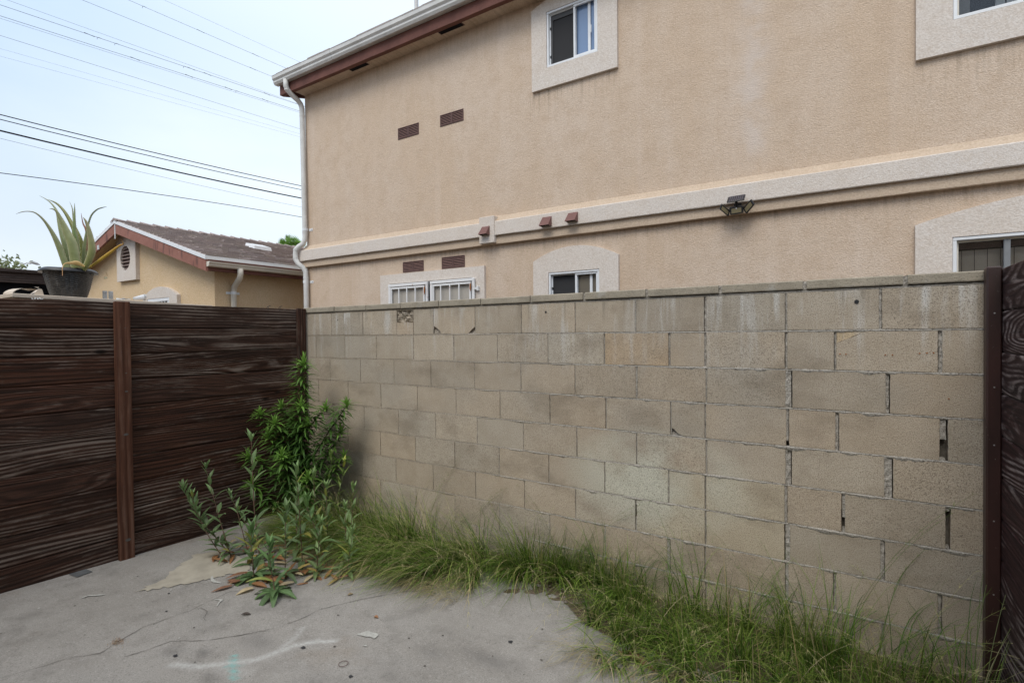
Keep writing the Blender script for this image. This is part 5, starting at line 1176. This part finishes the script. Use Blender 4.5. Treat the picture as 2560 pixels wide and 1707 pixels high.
# ================================================================== VEGETATION
class Leaves:
    def __init__(s): s.v = []; s.f = []; s.t = []
    def blade(s, p, d, L, w, droop, col, tipcol=None, seg=4, twist=0.0, fold=.0, side=None):
        d = np.array(d, float); d /= np.linalg.norm(d)+1e-9; p = np.array(p, float)
        side = np.cross(d, (0, 0, 1.0)) if side is None else np.array(side, float)
        if np.linalg.norm(side) < .05: side = np.array((1.0, 0, 0))
        side /= np.linalg.norm(side); n0 = len(s.v); tipcol = col if tipcol is None else tipcol
        for i in range(seg+1):
            t = i/seg
            if i: d2 = d+np.array((0, 0, -1.0))*droop*t; d2 /= np.linalg.norm(d2); p = p+d2*L/seg
            ww = w*(math.sin(PI*min(1, t*.9+.12)) if fold >= 0 else (1-t)**.8)*.5
            if i == seg: ww = w*.02
            a = side*ww; up = np.cross(side, d)
            c = tuple(np.array(col)*(1-t)+np.array(tipcol)*t)
            if fold > 0: s.v += [p-a+up*ww*fold, p, p+a+up*ww*fold]; s.t += [c, tuple(x*1.25 for x in c), c]
            else: s.v += [p-a, p+a]; s.t += [c, c]
        m = 3 if fold > 0 else 2
        for i in range(seg):
            for k in range(m-1): q = n0+i*m+k; s.f.append((q, q+1, q+1+m, q+m))
    def mk(s, name, mat, par=None): return mesh(name, s.v, s.f, mat, par, tint=[tuple(max(0, float(x)) for x in c) for c in s.t])
def gr_h(x, y): return (gz(y) if y < edge_y(x) else -.05)
def bez(p0, p1, p2, n):
    t = np.linspace(0, 1, n)[:, None]; return (1-t)**2*np.array(p0)+2*t*(1-t)*np.array(p1)+t*t*np.array(p2)
def grass_blade(L, p, hd, length, lean, w, col, tip, seg=6):
    # arching blade that may lie down on the slab
    p = np.array(p, float); h = np.array([math.cos(hd), math.sin(hd), 0]); side = np.array([-math.sin(hd), math.cos(hd), 0]); el = PI/2-lean*.35; n0 = len(L.v)
    cur = p.copy(); de = lean/seg*1.25
    for i in range(seg+1):
        t = i/seg; ww = w*(1-t)**.7*.5 if i < seg else w*.03
        c = tuple(np.array(col)*(1-t)+np.array(tip)*t); L.v += [cur-side*ww, cur+side*ww]; L.t += [c, c]
        cur = cur+(h*math.cos(el)+np.array([0, 0, 1])*math.sin(el))*length/seg; el -= de
        fl = gr_h(cur[0], cur[1])+.006+.02*t
        if cur[2] < fl: cur[2] = fl; el = max(el, -.1)
        if cur[1] > WY-.012: cur[1] = WY-.012-.004*t
        if cur[0] > .545: cur[0] = .545
    for i in range(seg): q = n0+2*i; L.f.append((q, q+1, q+3, q+2))
GL = Leaves(); r = np.random.default_rng(17)
greens = [(.065, .140, .018), (.105, .195, .026), (.17, .26, .045), (.042, .100, .018), (.24, .31, .075)]
straw = [(.42, .34, .18), (.34, .31, .15), (.50, .43, .27)]
def density(x):
    if x < -3.95: return .35
    if x < -1.95: return 1.0
    if x < -1.42: return .12
    if x < -1.15: return .6
    return 1.05
def clump(cx, cy, n, lmin, lmax, leanr, spread=.05, out=-PI/2, outj=1.0, pst=.10, wm=1.0):
    for _ in range(n):
        x = cx+r.normal(0, spread); y = min(WY-.015, cy+r.normal(0, spread*.6)); k = r.random()
        if x > .53: x = .53-r.random()*.1
        col = greens[r.integers(5)]; tip = tuple(np.array(col)*r.uniform(1.2, 1.9)+np.array((.02, .01, 0)))
        if r.random() < pst: col = straw[r.integers(3)]; tip = col
        grass_blade(GL, (x, y, gr_h(x, y)-.01), out+r.normal(0, outj), r.uniform(lmin, lmax), r.uniform(*leanr), r.uniform(.0026, .0062)*wm, col, tip)
def tuft(cx, cy, n, hd, sd, lmin, lmax, leanr, rad=.025, pst=.1):
    # one rooted tuft: blades fan out of a tight base, most leaning the same way
    shade = r.uniform(.7, 1.15)
    for _ in range(n):
        a = r.uniform(0, 2*PI); rr_ = rad*math.sqrt(r.random()); x = min(.53, cx+rr_*math.cos(a)); y = min(WY-.015, cy+rr_*math.sin(a)); f = r.random()
        col = tuple(np.array(greens[r.integers(5)])*shade); tip = tuple(np.array(col)*r.uniform(1.1, 1.7)+np.array((.02, .012, 0)))
        if r.random() < pst: col = straw[r.integers(3)]; tip = col
        grass_blade(GL, (x, y, gr_h(x, y)-.012), hd+r.normal(0, sd), r.uniform(lmin, lmax), leanr[0]+(leanr[1]-leanr[0])*f**1.2, r.choice([.0024, .0038, .0055, .0075], p=[.25, .3, .27, .18]), col, tip, 7)
for k in range(100):     # left stretch: laid over toward the lower left
    cx = r.uniform(-3.95, -1.75); cy = 3.02-.40*r.random()**1.3*(1 if cx < -1.95 else .4)
    tuft(cx, cy, int(r.uniform(26, 55)), r.uniform(-2.9, -1.2), .70, .18, .56, (.55, 2.9), .03, .16)
for k in range(95):      # long pale blades swept down over the slab toward the left
    cx = r.uniform(-3.75, -2.15); cy = r.uniform(2.46, 2.85); tuft(cx, cy, int(r.uniform(22, 42)), -2.35+r.normal(0, .3), .45, .28, .58, (1.3, 2.6), .035, .22)
for k in range(26):      # middle, close to the wall only
    cx = r.uniform(-1.85, -1.15); cy = r.uniform(2.93, 3.05); tuft(cx, cy, int(r.uniform(30, 60)), r.choice([-2.4, -.4, .1]), .7, .18, .48, (.3, 1.9), .025, .12)
for k in range(112):     # right stretch, wide and shaggy
    cx = r.uniform(-1.25, .48); cy = 3.03-.62*r.random()**1.05*min(1, (cx+1.6)/.5)
    tuft(cx, cy, int(r.uniform(16, 60)), r.uniform(-3.0, -.4), .85, .15, .46, (.25, 2.4), .03, .14)
for k in range(34):      # ragged outer tufts on the slab edge
    cx = r.choice([r.uniform(-3.2, -1.95), r.uniform(-1.15, .35)]); cy = edge_y(cx)-r.uniform(.12, .30); tuft(cx, cy, int(r.uniform(25, 50)), r.uniform(-2.8, -1.0), .8, .10, .30, (1.2, 2.6), .04, .3)
for (cx, cy, hd, n) in [(-2.75, 3.0, .1, 26), (-3.15, 3.0, 2.8, 16), (-2.6, 3.0, .35, 20), (-1.5, 3.02, .2, 26), (-1.05, 3.0, .3, 34), (-.75, 3.0, 2.4, 26), (-.45, 2.98, .4, 26), (-.2, 2.95, 2.3, 30), (-.05, 2.9, 1.0, 34), (.2, 2.95, .4, 24), (.38, 2.95, 2.2, 20), (-2.2, 3.0, .1, 24), (-1.25, 2.98, 2.7, 24), (-3.6, 2.98, .2, 16)]:
    for _ in range(n):
        col = greens[r.integers(4)]; xx = cx+r.normal(0, .05); grass_blade(GL, (xx, cy+r.uniform(-.05, .03), -.06), hd+r.normal(0, .5), r.uniform(.28, .62), r.uniform(.3, 1.25), r.uniform(.003, .0065), col, tuple(np.array(col)*1.4), 8)
# fine straw fringe lying on the slab, swept toward the lower left
for _ in range(1500):
    u = r.random()
    if u < .75: cx = r.uniform(-3.3, -1.95); cy = r.uniform(2.38, 2.68)
    else: cx = r.uniform(-1.15, .3); cy = r.uniform(2.25, 2.5)
    st = straw[r.integers(3)]; grass_blade(GL, (cx, cy, gz(cy)), -2.2+r.normal(0, .55), r.uniform(.12, .36), r.uniform(1.6, 3.0), r.uniform(.0014, .0026), st, st, 6)
# long arching culms with loose seed heads
def culm(base, hd, L, lean, col, head=True, w=.0016):
    p = np.array(base, float); h = np.array([math.cos(hd), math.sin(hd), 0]); el = PI/2-lean*.25; seg = 12; pts = [p.copy()]
    for i in range(seg):
        p = p+(h*math.cos(el)+np.array([0, 0, 1])*math.sin(el))*L/seg; el -= lean/seg
        p[2] = max(p[2], gr_h(p[0], p[1])+.004); p[1] = min(p[1], WY-.02); pts.append(p.copy())
    n0 = len(GL.v); side = np.array([-math.sin(hd)*.7, math.cos(hd)*.7, .3])
    for i, q in enumerate(pts):
        ww = w*(1-.6*i/seg); GL.v += [q-side*ww, q+side*ww]; GL.t += [col, col]
    for i in range(seg): q = n0+2*i; GL.f.append((q, q+1, q+3, q+2))
    if head:
        hc = tuple(np.array(col)*1.3+np.array((.05, .04, .015)))
        for i in range(int(seg*.62), seg+1):
            for k in range(3):
                dd = r.normal(0, 1, 3); dd[2] = abs(dd[2])*.3-.15; dd /= np.linalg.norm(dd); dirv = pts[min(i, seg)]-pts[max(i-1, 0)]; dirv = dirv/(np.linalg.norm(dirv)+1e-9)
                GL.blade(pts[min(i, seg)], dirv*.9+dd*.7, r.uniform(.015, .045), .0016, .4, hc, seg=2, fold=-1)
for _ in range(300):
    cx = r.choice([r.uniform(-3.9, -1.95), r.uniform(-1.3, .5)]); cy = r.uniform(2.65, 3.0)
    k = r.random(); col = (.22, .24, .08) if k < .5 else (.36, .33, .17)
    culm((cx, cy, -.05), -PI/2+r.normal(0, 1.3), r.uniform(.35, .75), r.uniform(.8, 2.4), col)
for (b, hd, L, ln) in [((-.05, 2.85, -.05), .25, 1.05, .75), ((-2.9, 2.98, -.05), .1, .75, .9), ((-2.8, 2.98, -.05), .35, .8, .7), ((-1.5, 3.0, -.05), .15, .8, 1.0), ((-1.55, 3.0, -.05), 2.9, .7, .9), ((-.3, 2.9, -.05), 2.7, .8, 1.1), ((.40, 2.7, -.05), -.9, .85, 1.6), ((.42, 2.8, -.05), 1.2, .75, .8), ((-.5, 2.95, -.05), 2.8, .7, 1.3), ((.1, 2.9, -.05), 1.0, .7, .8), ((-2.4, 2.97, -.05), .6, .7, 1.0)]:
    for k in range(2): culm((b[0]+.01*k, b[1], b[2]), hd+.12*k, L*(1-.12*k), ln, (.10, .15, .04), True, .0024)
# wisps drooping before the steel post and right planks
for k in range(6): culm((.40+.02*k, 2.62+.05*k, -.05), r.uniform(.2, 1.2), r.uniform(.6, .95), r.uniform(.9, 1.9), (.15, .18, .07), True, .0018)
gobj = GL.mk('grass', M_GRASS); gobj['kind'] = 'stuff'; gobj['label'] = 'wild green grass with straw tips along the foot of the block wall'

# broad-leaf weeds (ox-tongue like) with long leaves on red-brown stems
def lance(L, p, d, ln, w, col, droop=.5): L.blade(p, d, ln, w, droop, col, tuple(np.array(col)*1.15), 6, fold=.35)
def stem_weed(label, base, path, nl, ln, w, col, basal=0, seed=1, stemc=(.14, .085, .06), dead=0, r_=.0035, flat=False):
    ln *= 1.25; w *= 1.4; nl = int(nl*1.3); dead = int(dead*1.25); col = (col[0]*2.1, col[1]*1.75, col[2]*1.6)
    rr = np.random.default_rng(seed); t = thing('leafy_weed', label, 'weed', base, 'broad leaved weeds in the corner of the slab')
    g = G()
    P = catmull([base]+list(path), 6); n = len(P); g.tube([tuple(p) for p in P], [r_*(1-.6*i/n) for i in range(n)], 6, stemc); g.mk('stem', M_STEM, t, smooth=True)
    L = Leaves(); ph = rr.uniform(0, 6)
    for k in range(nl):
        f = .12+.88*k/(nl-1) if nl > 1 else 1; i = min(n-1, int(f*(n-1))); p = P[i]; ph += 2.4; el = .5+.7*f; c = np.array(col)*rr.uniform(.6, 1.3)+np.array((.01, .03, 0))*f+(np.array((.16, .10, 0)) if rr.random() < .06 else 0)
        s_ = ln*(1-.45*f)*rr.uniform(.8, 1.15); d = (math.cos(ph)*math.cos(el), math.sin(ph)*math.cos(el), math.sin(el)); lance(L, p, d, s_, w*(1-.4*f)*rr.uniform(.8, 1.2), tuple(c), rr.uniform(.3, 1.1)*(1-.5*f))
    for k in range(5):   # tight tip cluster
        ph += 1.3; lance(L, P[-1], (math.cos(ph)*.45, math.sin(ph)*.45, 1), ln*.5*rr.uniform(.6, 1), w*.45, tuple(np.array(col)*1.4+np.array((.01, .03, 0))), .2)
    for k in range(basal):
        ph += 2.4; c = np.array(col)*rr.uniform(.7, 1.1); lance(L, (base[0], base[1], base[2]+.02), (math.cos(ph), math.sin(ph), rr.uniform(.25, .7)), ln*rr.uniform(.9, 1.3), w*rr.uniform(.9, 1.3), tuple(c), rr.uniform(.9, 1.5))
    L.mk('leaves', M_LEAF, t)
    if dead:
        L = Leaves()
        for k in range(dead):
            ph += 2.1; c = [(.45, .34, .12), (.30, .15, .07), (.50, .41, .26), (.24, .12, .07)][rr.integers(4)]; lance(L, (base[0]+rr.normal(0, .09), base[1]+rr.normal(0, .07), base[2]+.014), (math.cos(ph), math.sin(ph), rr.uniform(.0, .35)), ln*rr.uniform(.6, 1.0), w*rr.uniform(.6, 1.1), c, rr.uniform(.1, .5))
        L.mk('withered_leaves', M_LEAF, t)
    return t
OX = (.065, .115, .058)
stem_weed('leftmost leafy weed leaning toward the plank fence', (-3.72, 2.05, -.03), [(-3.85, 2.0, .10), (-4.00, 1.95, .25), (-4.10, 1.90, .44)], 20, .13, .026, OX, 2, 1, dead=6)
stem_weed('weed with a bushy head beside the leftmost leaning weed', (-3.75, 2.0, -.03), [(-3.88, 1.95, .15), (-3.97, 1.93, .30), (-4.0, 1.916, .40)], 16, .12, .024, OX, 0, 2)
stem_weed('slim weed with sparse leaves rising before the dark planks', (-3.70, 2.03, -.03), [(-3.78, 2.0, .22), (-3.84, 1.98, .42), (-3.90, 1.966, .60)], 10, .12, .028, OX, 0, 3)
stem_weed('short leafy weed between the slim weed and the tallest one', (-3.55, 2.08, -.03), [(-3.60, 2.05, .20), (-3.65, 2.04, .34), (-3.70, 2.027, .42)], 10, .10, .022, OX, 0, 4)
stem_weed('tallest single stemmed weed with long paired leaves', (-3.46, 2.10, -.03), [(-3.52, 2.10, .30), (-3.57, 2.12, .55), (-3.60, 2.131, .80)], 12, .15, .032, OX, 3, 5, r_=.0045, dead=5)
stem_weed('dense leafy weed at the front edge of the group, on bare concrete', (-2.93, 1.87, -.025), [(-2.99, 1.89, .08), (-3.03, 1.90, .16), (-3.05, 1.91, .24)], 10, .13, .030, (.055, .11, .05), 8, 6, dead=0)
stem_weed('low weed with broad leaves fanned over the cream patch', (-3.25, 1.93, -.028), [(-3.27, 1.93, .10), (-3.30, 1.94, .20), (-3.30, 1.95, .28)], 12, .14, .032, (.05, .10, .045), 7, 7, dead=12)
stem_weed('upright weed just right of the withered leaves', (-3.10, 2.05, -.03), [(-3.14, 2.08, .15), (-3.18, 2.11, .28), (-3.20, 2.131, .38)], 13, .13, .028, OX, 4, 8, dead=8)
stem_weed('tall weed in front of the bushy corner plant', (-3.20, 2.25, -.035), [(-3.25, 2.27, .25), (-3.28, 2.28, .45), (-3.30, 2.28, .60)], 14, .13, .030, OX, 3, 9, dead=6)
stem_weed('weed half sunk in grass right of the tall weed', (-3.05, 2.33, -.035), [(-3.12, 2.31, .18), (-3.18, 2.29, .32), (-3.2, 2.286, .40)], 13, .13, .028, (.06, .12, .05), 3, 10, dead=4)
stem_weed('pale green weed at the wall foot behind the grass', (-3.50, 2.70, -.04), [(-3.47, 2.75, .2), (-3.45, 2.80, .38), (-3.44, 2.815, .52)], 9, .12, .022, (.10, .16, .05), 0, 11, stemc=(.10, .13, .05))
stem_weed('slender weed between the corner plant and the block wall', (-3.62, 2.70, -.04), [(-3.60, 2.74, .25), (-3.57, 2.78, .45), (-3.55, 2.785, .58)], 10, .11, .020, (.09, .15, .05), 0, 12, stemc=(.10, .13, .05))
stem_weed('leafy weed among grass and withered leaves near the corner plant', (-3.4, 2.35, -.035), [(-3.42, 2.36, .12), (-3.45, 2.38, .25), (-3.46, 2.4, .36)], 14, .13, .028, OX, 5, 13, dead=12)
stem_weed('small weed low against the foot of the plank fence', (-3.80, 2.25, -.03), [(-3.84, 2.24, .08), (-3.87, 2.22, .16), (-3.9, 2.2, .22)], 9, .10, .022, OX, 3, 14, dead=6)
for q, (bx_, by_, hx, hz) in enumerate([(-2.95, 2.42, -.03, .34), (-3.25, 2.50, -.04, .42), (-2.98, 2.20, .02, .30), (-3.45, 2.55, -.05, .46), (-3.15, 2.62, .03, .40), (-2.80, 2.30, .04, .24)]):
    stem_weed(['green weed rising out of the left grass edge', 'weed with upright leaves between the corner plant and the grass', 'small weed among straw at the left grass edge', 'leafy weed tight against the bushy corner plant', 'weed sticking out of the grass near the wall', 'lowest weed lying in the straw fringe'][q], (bx_, by_, -.04), [(bx_+hx*.4, by_+.01, hz*.4), (bx_+hx, by_+.02, hz)], 12, .12, .026, (.07, .12, .055), 3, 40+q, dead=4)
# tall bushy corner plant with narrow whorled leaves
cw = thing('bushy_weed', 'tall bushy bright green plant in the corner of fence and wall', 'plant', (-3.9, 2.72, -.04))
LW = Leaves(); gst = G(); rr = np.random.default_rng(31)
def wand(path, dens, ln, w, top, seed):
    P = catmull(path, 10); n = len(P); gst.tube([tuple(p) for p in P], [.006*(1-.7*i/n) for i in range(n)], 6, (.10, .14, .05)); tot = 0; ph = rr.uniform(0, 6)
    for i in range(1, n):
        seg = np.linalg.norm(P[i]-P[i-1]); tot += seg*dens
        while tot > 1:
            tot -= 1; f = i/n; ph += 2.4; p = P[i-1]+(P[i]-P[i-1])*rr.random(); el = rr.uniform(-.15, .35)+.35*f
            k = f**2; c = np.array((.040, .095, .020))*(1-k)+np.array((.12, .23, .04))*k; c = c*rr.uniform(.7, 1.3)  # leaves lighter toward the tip; inner self-shade put into the green
            LW.blade(p, (math.cos(ph)*math.cos(el), math.sin(ph)*math.cos(el), math.sin(el)), ln*(1-.22*f)*rr.uniform(.7, 1.15), w*rr.uniform(.7, 1.2), rr.uniform(.3, 1.2), tuple(c), tuple(c*1.15), 5, fold=.25)
    for k in range(22):
        ph += 2.4; el = .35+.055*k; c = np.array((.15, .28, .05))*rr.uniform(.8, 1.25); LW.blade(P[-1]-np.array([0, 0, .03])*(1-k/22), (math.cos(ph)*math.cos(el), math.sin(ph)*math.cos(el), math.sin(el)), ln*.62*rr.uniform(.6, 1), w*.75, .6, tuple(c), tuple(c*1.2), 4, fold=.25)
B = (-3.90, 2.72, -.04)
wand([B, (-3.92, 2.74, .5), (-3.91, 2.76, 1.0), (-3.88, 2.77, 1.32)], 330, .19, .021, 1, 1)
for path in [[(-3.92, 2.73, .3), (-4.02, 2.66, .62), (-4.14, 2.58, .82), (-4.19, 2.56, .90)], [(-3.91, 2.73, .35), (-3.99, 2.60, .60), (-4.05, 2.54, .72)], [(-3.90, 2.73, .4), (-3.82, 2.70, .70), (-3.74, 2.70, .83)], [(-3.90, 2.74, .35), (-3.66, 2.80, .70), (-3.50, 2.85, .92), (-3.45, 2.86, .98)], [(-3.9, 2.73, .15), (-4.03, 2.60, .38), (-4.15, 2.48, .52), (-4.19, 2.45, .56)], [(-3.90, 2.72, .15), (-3.85, 2.58, .42), (-3.80, 2.50, .60)], [(-3.90, 2.73, .6), (-3.83, 2.68, .85), (-3.77, 2.66, .98)], [(-3.91, 2.74, .6), (-4.02, 2.70, .85), (-4.07, 2.68, .95)], [(-3.9, 2.73, .3), (-3.66, 2.82, .55), (-3.53, 2.86, .76)], [(-3.9, 2.72, .05), (-3.74, 2.66, .25), (-3.64, 2.62, .42)], [(-3.92, 2.72, .05), (-4.04, 2.52, .2), (-4.12, 2.44, .34)], [(-3.9, 2.74, .2), (-3.66, 2.84, .38), (-3.52, 2.88, .54)], [(-3.91, 2.73, .5), (-3.95, 2.60, .74), (-3.97, 2.55, .84)], [(-3.88, 2.75, .7), (-3.72, 2.78, .88), (-3.64, 2.80, .95)]]:
    wand(path, 240, .165, .020, 0, 2)
gst.mk('stems', M_STEM, cw, smooth=True); LW.mk('leaves', M_LEAF, cw)
# loose things on the slab
def dry_leaf(label, x, y, L, w, a, col, curl=.4, name='dry_leaf'):
    n = 10; V = []; T = []; z0 = gz(y)+.006
    for i in range(n+1):
        t = i/n; ww = w*math.sin(PI*(t*.92+.04))
        for k, u in enumerate((-1, -.5, 0, .5, 1)):
            px = (t-.5)*L; py = u*ww; V.append((x+px*math.cos(a)-py*math.sin(a), y+px*math.sin(a)+py*math.cos(a), z0+curl*ww*(u*u)+.02*L*math.sin(t*5))); T.append(tuple(np.array(col)*(1+.25*nn(t*7, u*3, 1))))
    tag(mesh(name, V, [(i*5+k, i*5+k+1, (i+1)*5+k+1, (i+1)*5+k) for i in range(n) for k in range(4)], M_LEAF, tint=T, base=(x, y, z0), smooth=True), label, 'dead leaf')
dry_leaf('curled reddish brown dead leaf at the edge of the right grass', -.86, 2.42, .20, .022, -.25, (.40, .20, .12), 1.0)
dry_leaf('pale curled dead leaf in the gap of the grass near the wall', -1.60, 2.93, .07, .018, .3, (.50, .42, .33), 1.2)
dry_leaf('dark curled dead leaf on the open concrete below the weeds', -2.86, 1.645, .055, .010, .6, (.06, .04, .03), .8)
dry_leaf('small orange dead leaf on the concrete by the straw fringe', -2.22, 2.02, .03, .010, .2, (.36, .18, .09), .8)
dry_leaf('tan crumpled dead leaf beside the straw grass', -2.55, 2.12, .035, .010, 1.2, (.34, .25, .16), .8)
# dry moss tuft in the crack and litter
V = []; Fc = []; T = []
for _ in range(240):
    x = -3.155+r.normal(0, .022); y = 1.135+r.normal(0, .016); a = r.uniform(0, PI*2); l = r.uniform(.004, .012); q = len(V); V += [(x, y, sz(x, y)+.004), (x+.0015, y+.0015, sz(x, y)+.004), (x+l*math.cos(a), y+l*math.sin(a), sz(x, y)+.005+r.uniform(0, .008))]; Fc.append((q, q+1, q+2)); c = [(.34, .20, .12), (.45, .36, .25), (.18, .10, .06)][r.integers(3)]; T += [c]*3
o = mesh('plant_litter', V, Fc, M_LEAF, tint=T); o['kind'] = 'stuff'
g = G(); rp = random.Random(12)
V = []; Fc = []
for _ in range(300):
    u = rp.random()
    x, y = (rp.uniform(-1.9, -1.15), rp.uniform(2.74, 3.02)) if u < .55 else (rp.uniform(-4.2, .45), rp.uniform(2.85, 3.06))
    z = -.035 if y > edge_y(x) else gz(y)+.004; s_ = rp.uniform(.004, .013); q = len(V)
    for k in range(6): a = k*PI/3; V.append((x+s_*math.cos(a)*rp.uniform(.7, 1.2), y+s_*math.sin(a)*rp.uniform(.7, 1.2), z))
    V.append((x, y, z+s_*rp.uniform(.6, 1.0))); Fc += [(q+k, q+(k+1) % 6, q+6) for k in range(6)]
o = mesh('gravel', V, Fc, m_plain('dusty gravel', (.17, .15, .125), .95, .1, 0, .35, 90)); o['kind'] = 'stuff'
